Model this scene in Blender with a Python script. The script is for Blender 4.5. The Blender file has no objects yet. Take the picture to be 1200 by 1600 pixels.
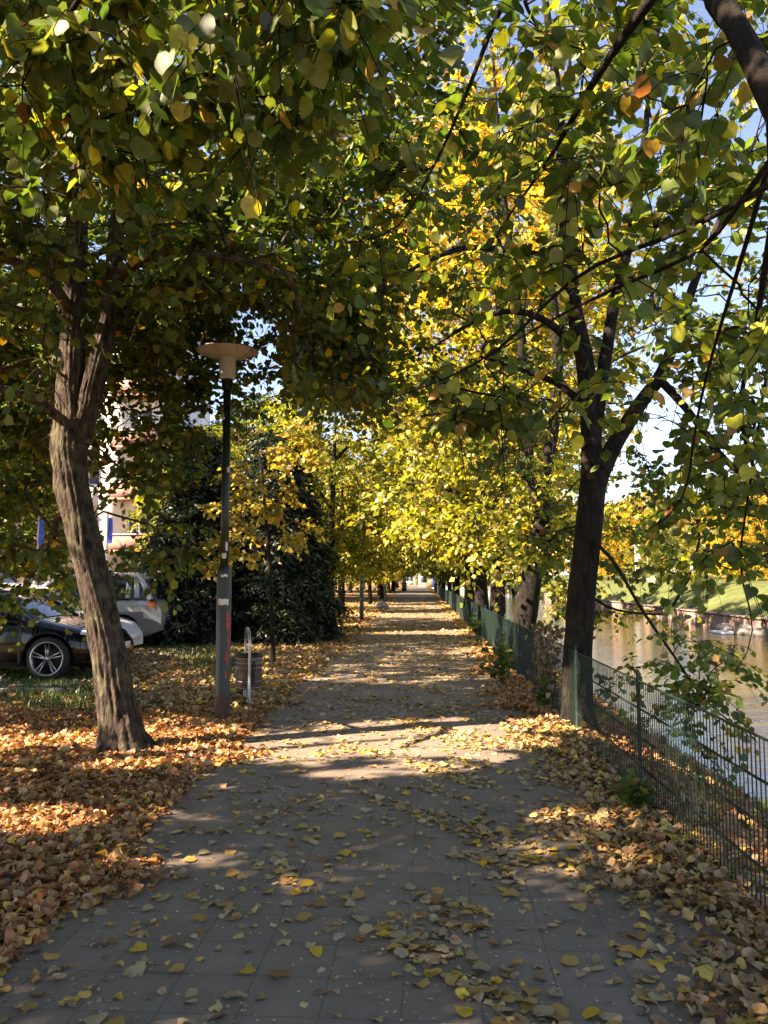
import bpy, math, random
import numpy as np
from mathutils import Vector, Matrix, Euler

random.seed(7)
RNG = np.random.default_rng(11)
scene = bpy.context.scene
COL = scene.collection
PI = math.pi

# ------------------------------------------------------------------ camera
F, CX, CY, VPX, HY, CAMH = 1280.0, 600.0, 800.0, 653.0, 904.0, 1.6
cam_data = bpy.data.cameras.new('camera')
cam = bpy.data.objects.new('camera', cam_data)
COL.objects.link(cam)
CAM_ROT = Euler((PI / 2 + math.atan((HY - CY) / F), 0, math.atan((VPX - CX) / F)), 'XYZ')
cam.location = (0, 0, CAMH)
cam.rotation_euler = CAM_ROT
cam_data.sensor_fit = 'VERTICAL'
cam_data.sensor_height = 34.6
cam_data.lens = 34.6 * F / 1600.0
cam_data.clip_start = 0.05
cam_data.clip_end = 3000
scene.camera = cam
RM = np.array(CAM_ROT.to_matrix())

def ray(px, py):
    return RM @ np.array([(px - CX) / F, (CY - py) / F, -1.0])

def at(px, py, Y):
    d = ray(px, py)
    return np.array([0, 0, CAMH]) + d * (Y / d[1])

def gnd(px, py, z=0.0):
    d = ray(px, py)
    return np.array([0, 0, CAMH]) + d * ((z - CAMH) / d[2])

def project(P):
    q = (P - np.array([0, 0, CAMH])) @ RM
    return CX + F * q[:, 0] / np.maximum(-q[:, 2], 1e-3), CY - F * q[:, 1] / np.maximum(-q[:, 2], 1e-3), -q[:, 2]

# ------------------------------------------------------------------ light
SUN_EL, SUN_AZ = math.radians(38), math.radians(22)
SUN_TO = np.array([-math.cos(SUN_EL) * math.cos(SUN_AZ), -math.cos(SUN_EL) * math.sin(SUN_AZ), math.sin(SUN_EL)])
world = bpy.data.worlds.new('World')
scene.world = world
world.use_nodes = True
wn = world.node_tree
bg = wn.nodes['Background']
sky = wn.nodes.new('ShaderNodeTexSky')
sky.sky_type = 'NISHITA'
sky.sun_disc = False
sky.sun_elevation = SUN_EL
sky.sun_rotation = math.atan2(SUN_TO[0], SUN_TO[1])
sky.air_density = 1.0
sky.dust_density = 0.15
sky.ozone_density = 3.0
sky.altitude = 1500
wn.links.new(sky.outputs[0], bg.inputs[0])
bg.inputs[1].default_value = 0.08
sd = bpy.data.lights.new('sun', 'SUN')
sd.energy = 5.0
sd.angle = math.radians(0.5)
sd.color = (1.0, 0.93, 0.82)
so = bpy.data.objects.new('sun', sd)
COL.objects.link(so)
so.rotation_euler = Vector(SUN_TO).to_track_quat('Z', 'Y').to_euler()
so.location = (-30, -12, 30)
scene.view_settings.view_transform = 'Standard'
scene.view_settings.look = 'None'
scene.view_settings.exposure = 2.45
scene.view_settings.gamma = 1.0
scene.view_settings.use_white_balance = True
scene.view_settings.white_balance_temperature = 8300
scene.view_settings.white_balance_tint = 22
cy = scene.cycles
cy.max_bounces = 6
cy.diffuse_bounces = 4
cy.glossy_bounces = 3
cy.transmission_bounces = 4
cy.transparent_max_bounces = 6
cy.caustics_reflective = False
cy.caustics_refractive = False
cy.sample_clamp_indirect = 6.0

# ------------------------------------------------------------------ materials
MATS = {}

def nmat(name):
    m = bpy.data.materials.new(name)
    m.use_nodes = True
    MATS[name] = m
    return m, m.node_tree.nodes, m.node_tree.links, m.node_tree.nodes['Principled BSDF']

def pmat(name, col, rough=0.6, metal=0.0, var=0.15, scale=8.0, bump=0.0, spec=0.5, coat=0.0):
    """principled with noise colour variation and optional bump"""
    m, n, l, b = nmat(name)
    b.inputs['Roughness'].default_value = rough
    b.inputs['Metallic'].default_value = metal
    b.inputs['Specular IOR Level'].default_value = spec
    b.inputs['Coat Weight'].default_value = coat
    tc = n.new('ShaderNodeTexCoord')
    no = n.new('ShaderNodeTexNoise')
    no.inputs['Scale'].default_value = scale
    no.inputs['Detail'].default_value = 6
    l.new(tc.outputs['Object'], no.inputs['Vector'])
    r = n.new('ShaderNodeValToRGB')
    r.color_ramp.elements[0].position = 0.3
    r.color_ramp.elements[1].position = 0.72
    r.color_ramp.elements[0].color = [c * (1 - var) for c in col] + [1]
    r.color_ramp.elements[1].color = [min(1, c * (1 + var)) for c in col] + [1]
    l.new(no.outputs['Fac'], r.inputs[0])
    l.new(r.outputs[0], b.inputs['Base Color'])
    if bump:
        bp = n.new('ShaderNodeBump')
        bp.inputs['Strength'].default_value = bump
        bp.inputs['Distance'].default_value = 0.02
        l.new(no.outputs['Fac'], bp.inputs['Height'])
        l.new(bp.outputs[0], b.inputs['Normal'])
    return m

def leaf_mat(name, transl=0.42, gloss=0.06, rough=0.42):
    m, n, l, b = nmat(name)
    n.remove(b)
    out = n['Material Output']
    a = n.new('ShaderNodeAttribute')
    a.attribute_name = 'tint'
    tc = n.new('ShaderNodeTexCoord')
    no = n.new('ShaderNodeTexNoise')
    no.inputs['Scale'].default_value = 38
    no.inputs['Detail'].default_value = 3
    l.new(tc.outputs['Object'], no.inputs['Vector'])
    mr = n.new('ShaderNodeMapRange')
    mr.inputs['From Min'].default_value = 0.3
    mr.inputs['From Max'].default_value = 0.7
    mr.inputs['To Min'].default_value = 0.78
    mr.inputs['To Max'].default_value = 1.2
    l.new(no.outputs['Fac'], mr.inputs['Value'])
    mul = n.new('ShaderNodeVectorMath')
    mul.operation = 'SCALE'
    l.new(a.outputs['Color'], mul.inputs[0])
    l.new(mr.outputs[0], mul.inputs['Scale'])
    d = n.new('ShaderNodeBsdfDiffuse')
    t = n.new('ShaderNodeBsdfTranslucent')
    g = n.new('ShaderNodeBsdfGlossy')
    g.inputs['Roughness'].default_value = rough
    g.inputs['Color'].default_value = (0.9, 0.9, 0.9, 1)
    l.new(mul.outputs[0], d.inputs['Color'])
    tr = n.new('ShaderNodeVectorMath')
    tr.operation = 'MULTIPLY'
    tr.inputs[1].default_value = (1.05, 1.2, 0.65)
    l.new(mul.outputs[0], tr.inputs[0])
    l.new(tr.outputs[0], t.inputs['Color'])
    mx = n.new('ShaderNodeMixShader')
    mx.inputs[0].default_value = transl
    l.new(d.outputs[0], mx.inputs[1])
    l.new(t.outputs[0], mx.inputs[2])
    m2 = n.new('ShaderNodeMixShader')
    m2.inputs[0].default_value = gloss
    l.new(mx.outputs[0], m2.inputs[1])
    l.new(g.outputs[0], m2.inputs[2])
    l.new(m2.outputs[0], out.inputs['Surface'])
    return m

leaf_mat('leaf', transl=.5, gloss=.035, rough=.5)
leaf_mat('dry_leaf', transl=0.15, gloss=0.05, rough=0.5)
leaf_mat('needle', transl=0.12, gloss=0.05, rough=0.45)
leaf_mat('blade', transl=0.3, gloss=0.04)

def bark_mat(name, c0, c1, moss=0.0):
    m, n, l, b = nmat(name)
    b.inputs['Roughness'].default_value = 0.9
    b.inputs['Specular IOR Level'].default_value = 0.2
    tc = n.new('ShaderNodeTexCoord')
    mp = n.new('ShaderNodeMapping')
    mp.inputs['Scale'].default_value = (1, 1, 0.26)
    l.new(tc.outputs['Object'], mp.inputs['Vector'])
    v = n.new('ShaderNodeTexNoise')
    v.inputs['Scale'].default_value = 24
    v.inputs['Detail'].default_value = 8
    v.inputs['Roughness'].default_value = 0.65
    v.inputs['Distortion'].default_value = 0.6
    l.new(mp.outputs[0], v.inputs['Vector'])
    r = n.new('ShaderNodeValToRGB')
    r.color_ramp.elements[0].position = 0.38
    r.color_ramp.elements[1].position = 0.62
    r.color_ramp.elements[0].color = (*c0, 1)
    r.color_ramp.elements[1].color = (*c1, 1)
    l.new(v.outputs['Fac'], r.inputs[0])
    n2 = n.new('ShaderNodeTexNoise')
    n2.inputs['Scale'].default_value = 5
    n2.inputs['Detail'].default_value = 7
    l.new(tc.outputs['Object'], n2.inputs['Vector'])
    r2 = n.new('ShaderNodeValToRGB')
    r2.color_ramp.elements[0].position = 0.52
    r2.color_ramp.elements[1].position = 0.68
    r2.color_ramp.elements[0].color = (0, 0, 0, 1)
    r2.color_ramp.elements[1].color = (moss, moss, moss, 1)
    l.new(n2.outputs['Fac'], r2.inputs[0])
    mx = n.new('ShaderNodeMixRGB')
    mx.inputs[2].default_value = (0.17, 0.17, 0.09, 1)
    l.new(r2.outputs[0], mx.inputs[0])
    l.new(r.outputs[0], mx.inputs[1])
    l.new(mx.outputs[0], b.inputs['Base Color'])
    bp = n.new('ShaderNodeBump')
    bp.inputs['Strength'].default_value = 1.0
    bp.inputs['Distance'].default_value = 0.045
    l.new(v.outputs['Fac'], bp.inputs['Height'])
    l.new(bp.outputs[0], b.inputs['Normal'])
    return m

bark_mat('bark', (0.014, 0.01, 0.008), (0.1, 0.074, 0.055), 0.5)
bark_mat('dark_bark', (0.006, 0.005, 0.004), (0.026, 0.02, 0.016), 0.1)

def litter_mat():
    """soil under a carpet of old leaves, with patches of grass"""
    m, n, l, b = nmat('litter')
    b.inputs['Roughness'].default_value = 0.9
    b.inputs['Specular IOR Level'].default_value = 0.15
    tc = n.new('ShaderNodeTexCoord')
    no = n.new('ShaderNodeTexNoise')
    no.inputs['Scale'].default_value = 6
    l.new(tc.outputs['Object'], no.inputs['Vector'])
    ad = n.new('ShaderNodeMixRGB')
    ad.blend_type = 'ADD'
    ad.inputs[0].default_value = 0.12
    l.new(tc.outputs['Object'], ad.inputs[1])
    l.new(no.outputs['Color'], ad.inputs[2])
    v = n.new('ShaderNodeTexVoronoi')
    v.inputs['Scale'].default_value = 15
    l.new(ad.outputs[0], v.inputs['Vector'])
    r = n.new('ShaderNodeValToRGB')
    cr = r.color_ramp
    cr.elements[0].position = 0.0
    cr.elements[0].color = (0.05, 0.03, 0.018, 1)
    cr.elements[1].position = 1.0
    cr.elements[1].color = (0.34, 0.21, 0.09, 1)
    for p, c in ((0.3, (0.15, 0.075, 0.03, 1)), (0.55, (0.24, 0.135, 0.05, 1)), (0.8, (0.3, 0.2, 0.1, 1))):
        e = cr.elements.new(p)
        e.color = c
    sp = n.new('ShaderNodeSeparateColor')
    l.new(v.outputs['Color'], sp.inputs[0])
    l.new(sp.outputs[0], r.inputs[0])
    dk = n.new('ShaderNodeTexNoise')
    dk.inputs['Scale'].default_value = 0.7
    dk.inputs['Detail'].default_value = 8
    l.new(tc.outputs['Object'], dk.inputs['Vector'])
    r3 = n.new('ShaderNodeValToRGB')
    r3.color_ramp.elements[0].position = 0.56
    r3.color_ramp.elements[1].position = 0.68
    l.new(dk.outputs['Fac'], r3.inputs[0])
    mx = n.new('ShaderNodeMixRGB')
    mx.inputs[2].default_value = (0.05, 0.075, 0.02, 1)
    l.new(r3.outputs[0], mx.inputs[0])
    l.new(r.outputs[0], mx.inputs[1])
    l.new(mx.outputs[0], b.inputs['Base Color'])
    bp = n.new('ShaderNodeBump')
    bp.inputs['Strength'].default_value = 0.8
    bp.inputs['Distance'].default_value = 0.03
    l.new(v.outputs['Distance'], bp.inputs['Height'])
    l.new(bp.outputs[0], b.inputs['Normal'])
litter_mat()

def path_mat():
    m, n, l, b = nmat('paving')
    b.inputs['Roughness'].default_value = 0.75
    b.inputs['Specular IOR Level'].default_value = 0.35
    tc = n.new('ShaderNodeTexCoord')
    br = n.new('ShaderNodeTexBrick')
    br.offset = 0.0
    br.inputs['Scale'].default_value = 1.0
    br.inputs['Brick Width'].default_value = 0.3
    br.inputs['Row Height'].default_value = 0.3
    br.inputs['Mortar Size'].default_value = 0.004
    br.inputs['Mortar Smooth'].default_value = 0.3
    br.inputs['Color1'].default_value = (0.185, 0.148, 0.112, 1)
    br.inputs['Color2'].default_value = (0.2, 0.162, 0.124, 1)
    br.inputs['Mortar'].default_value = (0.12, 0.1, 0.08, 1)
    mp = n.new('ShaderNodeMapping')
    mp.inputs['Location'].default_value = (0.13, 0.2, 0)
    mp.inputs['Rotation'].default_value = (0, 0, 0.02)
    l.new(tc.outputs['Object'], mp.inputs[0])
    l.new(mp.outputs[0], br.inputs['Vector'])
    no = n.new('ShaderNodeTexNoise')
    no.inputs['Scale'].default_value = 1.6
    no.inputs['Detail'].default_value = 9
    no.inputs['Roughness'].default_value = 0.7
    l.new(tc.outputs['Object'], no.inputs['Vector'])
    mr = n.new('ShaderNodeMapRange')
    mr.inputs['From Min'].default_value = 0.3
    mr.inputs['From Max'].default_value = 0.7
    mr.inputs['To Min'].default_value = 0.72
    mr.inputs['To Max'].default_value = 1.25
    l.new(no.outputs['Fac'], mr.inputs['Value'])
    ml = n.new('ShaderNodeVectorMath')
    ml.operation = 'SCALE'
    l.new(br.outputs['Color'], ml.inputs[0])
    l.new(mr.outputs[0], ml.inputs['Scale'])
    # pale grit specks
    sp = n.new('ShaderNodeTexNoise')
    sp.inputs['Scale'].default_value = 150
    sp.inputs['Detail'].default_value = 2
    l.new(tc.outputs['Object'], sp.inputs['Vector'])
    r = n.new('ShaderNodeValToRGB')
    r.color_ramp.elements[0].position = 0.66
    r.color_ramp.elements[1].position = 0.74
    r.color_ramp.elements[0].color = (0, 0, 0, 1)
    r.color_ramp.elements[1].color = (0.5, 0.5, 0.5, 1)
    l.new(sp.outputs['Fac'], r.inputs[0])
    st = n.new('ShaderNodeTexNoise')
    st.inputs['Scale'].default_value = 0.55
    st.inputs['Detail'].default_value = 10
    st.inputs['Roughness'].default_value = 0.75
    l.new(tc.outputs['Object'], st.inputs['Vector'])
    sr = n.new('ShaderNodeValToRGB')
    sr.color_ramp.elements[0].position = 0.5
    sr.color_ramp.elements[1].position = 0.7
    sr.color_ramp.elements[0].color = (0, 0, 0, 1)
    sr.color_ramp.elements[1].color = (0.75, 0.75, 0.75, 1)
    l.new(st.outputs['Fac'], sr.inputs[0])
    sx = n.new('ShaderNodeMixRGB')
    sx.inputs[2].default_value = (0.12, 0.1, 0.078, 1)
    l.new(sr.outputs[0], sx.inputs[0])
    l.new(ml.outputs[0], sx.inputs[1])
    ml = sx
    mx = n.new('ShaderNodeMixRGB')
    mx.inputs[2].default_value = (0.4, 0.32, 0.22, 1)
    l.new(r.outputs[0], mx.inputs[0])
    l.new(ml.outputs[0], mx.inputs[1])
    l.new(mx.outputs[0], b.inputs['Base Color'])
    bp = n.new('ShaderNodeBump')
    bp.inputs['Strength'].default_value = 0.35
    bp.inputs['Distance'].default_value = 0.004
    ad = n.new('ShaderNodeMath')
    ad.operation = 'SUBTRACT'
    l.new(sp.outputs['Fac'], ad.inputs[0])
    l.new(br.outputs['Fac'], ad.inputs[1])
    l.new(ad.outputs[0], bp.inputs['Height'])
    l.new(bp.outputs[0], b.inputs['Normal'])
path_mat()

def water_mat():
    m, n, l, b = nmat('river_water')
    b.inputs['Base Color'].default_value = (0.045, 0.05, 0.02, 1)
    b.inputs['Roughness'].default_value = 0.04
    b.inputs['IOR'].default_value = 1.33
    b.inputs['Specular IOR Level'].default_value = 0.7
    tc = n.new('ShaderNodeTexCoord')
    mp = n.new('ShaderNodeMapping')
    mp.inputs['Scale'].default_value = (1.0, 2.6, 1.0)
    l.new(tc.outputs['Object'], mp.inputs[0])
    no = n.new('ShaderNodeTexNoise')
    no.inputs['Scale'].default_value = 2.2
    no.inputs['Detail'].default_value = 5
    no.inputs['Distortion'].default_value = 0.4
    l.new(mp.outputs[0], no.inputs['Vector'])
    bp = n.new('ShaderNodeBump')
    bp.inputs['Strength'].default_value = 0.35
    bp.inputs['Distance'].default_value = 0.05
    l.new(no.outputs['Fac'], bp.inputs['Height'])
    l.new(bp.outputs[0], b.inputs['Normal'])
water_mat()

def brick_mat(name, c1, c2, mortar, w=0.25, h=0.075):
    m, n, l, b = nmat(name)
    b.inputs['Roughness'].default_value = 0.85
    tc = n.new('ShaderNodeTexCoord')
    mp = n.new('ShaderNodeMapping')
    mp.inputs['Rotation'].default_value = (PI / 2, 0, 0)
    l.new(tc.outputs['Object'], mp.inputs[0])
    br = n.new('ShaderNodeTexBrick')
    br.inputs['Scale'].default_value = 1
    br.inputs['Brick Width'].default_value = w
    br.inputs['Row Height'].default_value = h
    br.inputs['Mortar Size'].default_value = 0.012
    br.inputs['Color1'].default_value = (*c1, 1)
    br.inputs['Color2'].default_value = (*c2, 1)
    br.inputs['Mortar'].default_value = (*mortar, 1)
    l.new(mp.outputs[0], br.inputs['Vector'])
    l.new(br.outputs['Color'], b.inputs['Base Color'])
brick_mat('red_brick', (0.36, 0.1, 0.055), (0.28, 0.075, 0.045), (0.35, 0.3, 0.26))

pmat('far_grass', (0.085, 0.105, 0.035), 0.9, var=0.35, scale=1.4, bump=0.5, spec=0.1)
pmat('asphalt', (0.075, 0.07, 0.066), 0.85, var=0.3, scale=20, bump=0.3)
pmat('quay_stone', (0.22, 0.15, 0.12), 0.85, var=0.35, scale=3, bump=0.6)
pmat('fence_paint', (0.0045, 0.019, 0.014), 0.5, var=0.25, scale=9, spec=.3)
pmat('post_green', (0.009, 0.022, 0.015), 0.42, var=0.3, scale=6, bump=0.1)
pmat('rust_brown', (0.09, 0.045, 0.03), 0.8, var=0.4, scale=9)
pmat('graffiti_red', (0.42, 0.03, 0.03), 0.5, var=0.3, scale=20)
pmat('black_paint', (0.012, 0.012, 0.012), 0.5, var=0.2)
pmat('sticker', (0.6, 0.58, 0.52), 0.6, var=0.25, scale=30)
pmat('lamp_white', (0.8, 0.8, 0.78), 0.35, var=0.1, scale=5)
pmat('lamp_underside', (0.7, 0.64, 0.58), 0.55, var=0.15, scale=6)
pmat('lamp_top', (0.06, 0.03, 0.025), 0.6, var=0.2)
pmat('steel', (0.42, 0.4, 0.38), 0.32, metal=0.9, var=0.2, scale=12)
pmat('bin_steel', (0.17, 0.13, 0.11), 0.45, metal=0.7, var=0.35, scale=9)
pmat('paint_black', (0.004, 0.004, 0.006), 0.12, var=0.1, coat=0.2, spec=.35)
pmat('paint_white', (0.62, 0.64, 0.68), 0.25, var=0.05, coat=0.5)
pmat('paint_silver', (0.46, 0.45, 0.44), 0.3, metal=0.45, var=0.05, coat=0.5)
pmat('paint_dark', (0.02, 0.02, 0.025), 0.2, var=0.1, coat=0.5)
pmat('paint_grey', (0.4, 0.42, 0.46), 0.3, metal=0.3, var=0.05, coat=0.5)
pmat('cladding', (0.17, 0.16, 0.155), 0.6, var=0.1)
pmat('rubber', (0.012, 0.012, 0.012), 0.8, var=0.2)
pmat('rim_alloy', (0.34, 0.34, 0.35), 0.3, metal=0.9, var=0.08)
pmat('car_glass', (0.012, 0.016, 0.018), 0.04, var=0.1, spec=0.9)
pmat('lamp_glass', (0.45, 0.47, 0.5), 0.08, var=0.1, coat=0.5)
pmat('tail_orange', (0.55, 0.12, 0.03), 0.25, var=0.1)
pmat('tail_red', (0.42, 0.015, 0.02), 0.25, var=0.1)
pmat('dark_trim', (0.01, 0.01, 0.01), 0.5, var=0.1)
pmat('plate_white', (0.65, 0.65, 0.62), 0.5, var=0.08)
pmat('plaster_white', (0.68, 0.65, 0.6), 0.9, var=0.08, scale=2)
pmat('plaster_cream', (0.55, 0.5, 0.36), 0.9, var=0.1, scale=2)
pmat('window_frame', (0.7, 0.7, 0.7), 0.5, var=0.05)
pmat('window_glass', (0.06, 0.075, 0.09), 0.06, var=0.2, spec=0.8)
pmat('roof_tile', (0.28, 0.1, 0.06), 0.85, var=0.25, scale=4)
pmat('banner_blue', (0.03, 0.07, 0.42), 0.7, var=0.1)
pmat('teal_paint', (0.1, 0.28, 0.25), 0.6, var=0.1)
pmat('duck_brown', (0.06, 0.042, 0.03), 0.7, var=0.4, scale=30)
pmat('duck_green', (0.012, 0.04, 0.025), 0.35, var=0.2)
pmat('beak_yellow', (0.4, 0.26, 0.04), 0.5, var=0.1)
pmat('stone_grey', (0.25, 0.22, 0.19), 0.9, var=0.3, scale=6, bump=0.8)
pmat('foam', (0.75, 0.75, 0.72), 0.6, var=0.1, scale=20, bump=0.6)
pmat('concrete', (0.3, 0.28, 0.26), 0.9, var=0.2, scale=8, bump=0.3)

# ------------------------------------------------------------------ mesh helpers
def raw_mesh(name, V, polys, mats, midx=None, tint=None, smooth=False):
    """V (N,3); polys: list of int arrays (M,k); midx: list of material slot per poly array"""
    me = bpy.data.meshes.new(name)
    V = np.asarray(V, dtype=np.float32)
    polys = [np.asarray(p, dtype=np.int32) for p in polys if len(p)]
    nl = sum(p.size for p in polys)
    npoly = sum(len(p) for p in polys)
    me.vertices.add(len(V))
    me.vertices.foreach_set('co', V.ravel())
    me.loops.add(nl)
    me.polygons.add(npoly)
    me.loops.foreach_set('vertex_index', np.concatenate([p.ravel() for p in polys]))
    starts, o = [], 0
    for p in polys:
        starts.append(o + np.arange(len(p)) * p.shape[1])
        o += p.size
    me.polygons.foreach_set('loop_start', np.concatenate(starts).astype(np.int32))
    if midx is not None:
        mi = np.concatenate([np.full(len(p), k) if np.isscalar(k) else np.asarray(k) for p, k in zip(polys, midx)])
        me.polygons.foreach_set('material_index', mi.astype(np.int32))
    if smooth:
        me.polygons.foreach_set('use_smooth', np.ones(npoly, dtype=bool))
    if tint is not None:
        a = me.attributes.new('tint', 'FLOAT_COLOR', 'POINT')
        c = np.ones((len(V), 4), dtype=np.float32)
        c[:, :3] = tint
        a.data.foreach_set('color', c.ravel())
    me.update(calc_edges=True)
    me.validate()
    for mm in mats:
        me.materials.append(MATS[mm])
    return me

def link(name, me, parent=None, loc=None):
    o = bpy.data.objects.new(name, me)
    COL.objects.link(o)
    if parent is not None:
        o.parent = parent
    if loc is not None:
        o.location = loc
    return o

def tag(o, label=None, cat=None, group=None, kind=None):
    for k, v in (('label', label), ('category', cat), ('group', group), ('kind', kind)):
        if v:
            o[k] = v
    return o

def empty(name, loc, rz=0.0, label=None, cat=None, group=None):
    o = bpy.data.objects.new(name, None)
    o.empty_display_size = 0.2
    COL.objects.link(o)
    o.location = loc
    o.rotation_euler = (0, 0, rz)
    return tag(o, label, cat, group)

def copy_tree(o, parent=None):
    c = o.copy()
    COL.objects.link(c)
    if parent is not None:
        c.parent = parent
    for ch in list(o.children):
        copy_tree(ch, c)
    return c

def tubes(P, R, sides=4, cap=False):
    """P (N,K,3), R (N,K) -> V, quads"""
    P = np.asarray(P, float)
    R = np.asarray(R, float)
    N, K, _ = P.shape
    T = np.gradient(P, axis=1)
    T /= np.linalg.norm(T, axis=2, keepdims=True) + 1e-9
    mean = T.mean(axis=1)
    ref = np.zeros((N, 3))
    ref[np.arange(N), np.argmin(np.abs(mean), axis=1)] = 1
    U = np.cross(T, ref[:, None, :])
    U /= np.linalg.norm(U, axis=2, keepdims=True) + 1e-9
    W = np.cross(T, U)
    a = np.arange(sides) * 2 * PI / sides
    V = P[:, :, None, :] + R[:, :, None, None] * (np.cos(a)[None, None, :, None] * U[:, :, None, :] + np.sin(a)[None, None, :, None] * W[:, :, None, :])
    idx = np.arange(N * K * sides).reshape(N, K, sides)
    q = np.stack([idx[:, :-1, :], np.roll(idx, -1, 2)[:, :-1, :], np.roll(idx, -1, 2)[:, 1:, :], idx[:, 1:, :]], axis=-1).reshape(-1, 4)
    return V.reshape(-1, 3), q

class MB:
    """collects shapes, each with a material slot, into one mesh object"""
    def __init__(self):
        self.V, self.P, self.M, self.n = [], [], [], 0
    def add(self, V, F_, m=0):
        V = np.asarray(V, float).reshape(-1, 3)
        by = {}
        if isinstance(F_, np.ndarray):
            by[F_.shape[1]] = F_
        else:
            for f in F_:
                by.setdefault(len(f), []).append(f)
        for k, f in by.items():
            self.P.append(np.asarray(f, dtype=np.int64).reshape(-1, k) + self.n)
            self.M.append(m)
        self.V.append(V)
        self.n += len(V)
    def box(self, lo, hi, m=0, bev=0.0):
        x0, y0, z0 = lo
        x1, y1, z1 = hi
        if bev <= 0:
            v = [(x, y, z) for z in (z0, z1) for x, y in ((x0, y0), (x1, y0), (x1, y1), (x0, y1))]
            self.add(v, [(0, 3, 2, 1), (4, 5, 6, 7), (0, 1, 5, 4), (1, 2, 6, 5), (2, 3, 7, 6), (3, 0, 4, 7)], m)
        else:
            b = bev
            v = []
            for z, i in ((z0, b), (z0 + b, 0), (z1 - b, 0), (z1, b)):
                xa, xb, ya, yb = x0 + i, x1 - i, y0 + i, y1 - i
                c = b * 0.7 if i == 0 else 0.0
                v += [(xa + c, ya, z), (xb - c, ya, z), (xb, ya + c, z), (xb, yb - c, z), (xb - c, yb, z), (xa + c, yb, z), (xa, yb - c, z), (xa, ya + c, z)]
            f = []
            for k in range(3):
                for j in range(8):
                    f.append((k * 8 + j, k * 8 + (j + 1) % 8, (k + 1) * 8 + (j + 1) % 8, (k + 1) * 8 + j))
            f.append(tuple(range(7, -1, -1)))
            f.append(tuple(range(24, 32)))
            self.add(v, f, m)
    def tube(self, pts, r, sides=8, m=0, cap=True):
        pts = np.asarray(pts, float)
        r = np.full(len(pts), r) if np.isscalar(r) else np.asarray(r, float)
        V, q = tubes(pts[None], r[None], sides)
        f = [tuple(x) for x in q]
        if cap:
            f.append(tuple(range(sides)))
            f.append(tuple(range(len(V) - 1, len(V) - 1 - sides, -1)))
        self.add(V, f, m)
    def lathe(self, prof, seg=24, c=(0, 0, 0), axis='z', m=0):
        a = np.arange(seg) * 2 * PI / seg
        pr = np.asarray(prof, float)
        V = np.stack([pr[:, None, 0] * np.cos(a), pr[:, None, 0] * np.sin(a), np.repeat(pr[:, 1:2], seg, 1)], -1).reshape(-1, 3)
        if axis == 'y':
            V = V[:, [0, 2, 1]]
        elif axis == 'x':
            V = V[:, [2, 0, 1]]
        V = V + np.asarray(c)
        K = len(pr)
        idx = np.arange(K * seg).reshape(K, seg)
        q = np.stack([idx[:-1], np.roll(idx, -1, 1)[:-1], np.roll(idx, -1, 1)[1:], idx[1:]], -1).reshape(-1, 4)
        self.add(V, q, m)
    def grid(self, G, m=0, closed=False):
        G = np.asarray(G, float)
        a, b = G.shape[:2]
        idx = np.arange(a * b).reshape(a, b)
        if closed:
            nx = np.roll(idx, -1, 1)
            q = np.stack([idx[:-1], nx[:-1], nx[1:], idx[1:]], -1).reshape(-1, 4)
        else:
            q = np.stack([idx[:-1, :-1], idx[:-1, 1:], idx[1:, 1:], idx[1:, :-1]], -1).reshape(-1, 4)
        self.add(G.reshape(-1, 3), q, m)
    def build(self, name, mats, parent=None, smooth=False, loc=None):
        if isinstance(mats, str):
            mats = [mats]
        me = raw_mesh(name, np.concatenate(self.V), self.P, mats, self.M, None, smooth)
        return link(name, me, parent, loc)

# ------------------------------------------------------------------ leaves
# templates: u across, v along, w normal
def leaf_template(lod):
    if lod == 0:
        half = [(.19, -.10), (.45, .03), (.55, .32), (.47, .62), (.24, .85)]
        V = [(0, 0, 0), (0, .36, 0), (0, .72, 0), (0, 1.04, 0)]
        for s in (1, -1):
            V += [(s * u, v, 0) for u, v in half]
        V = np.array(V, float)
        q, t = [], []
        for o, fl in ((4, False), (9, True)):
            for f in ((0, o, o + 1, 1), (1, o + 1, o + 2, o + 3), (1, o + 3, o + 4, 2)):
                q.append(f[::-1] if fl else f)
            f = (2, o + 4, 3)
            t.append(f[::-1] if fl else f)
        return V, np.array(q), np.array(t)
    if lod == 1:
        V = np.array([(0, 0.04, 0), (0, 1.05, 0), (.42, -.02, 0), (.52, .55, 0), (-.42, -.02, 0), (-.52, .55, 0)], float)
        return V, np.array([(0, 2, 3, 1), (0, 1, 5, 4)]), None
    V = np.array([(0, -.05, 0), (.5, .38, 0.0), (0, 1.1, 0), (-.5, .38, 0.0)], float)
    return V, np.array([(0, 1, 2, 3)]), None

TEMPL = [leaf_template(k) for k in range(3)]

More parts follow.
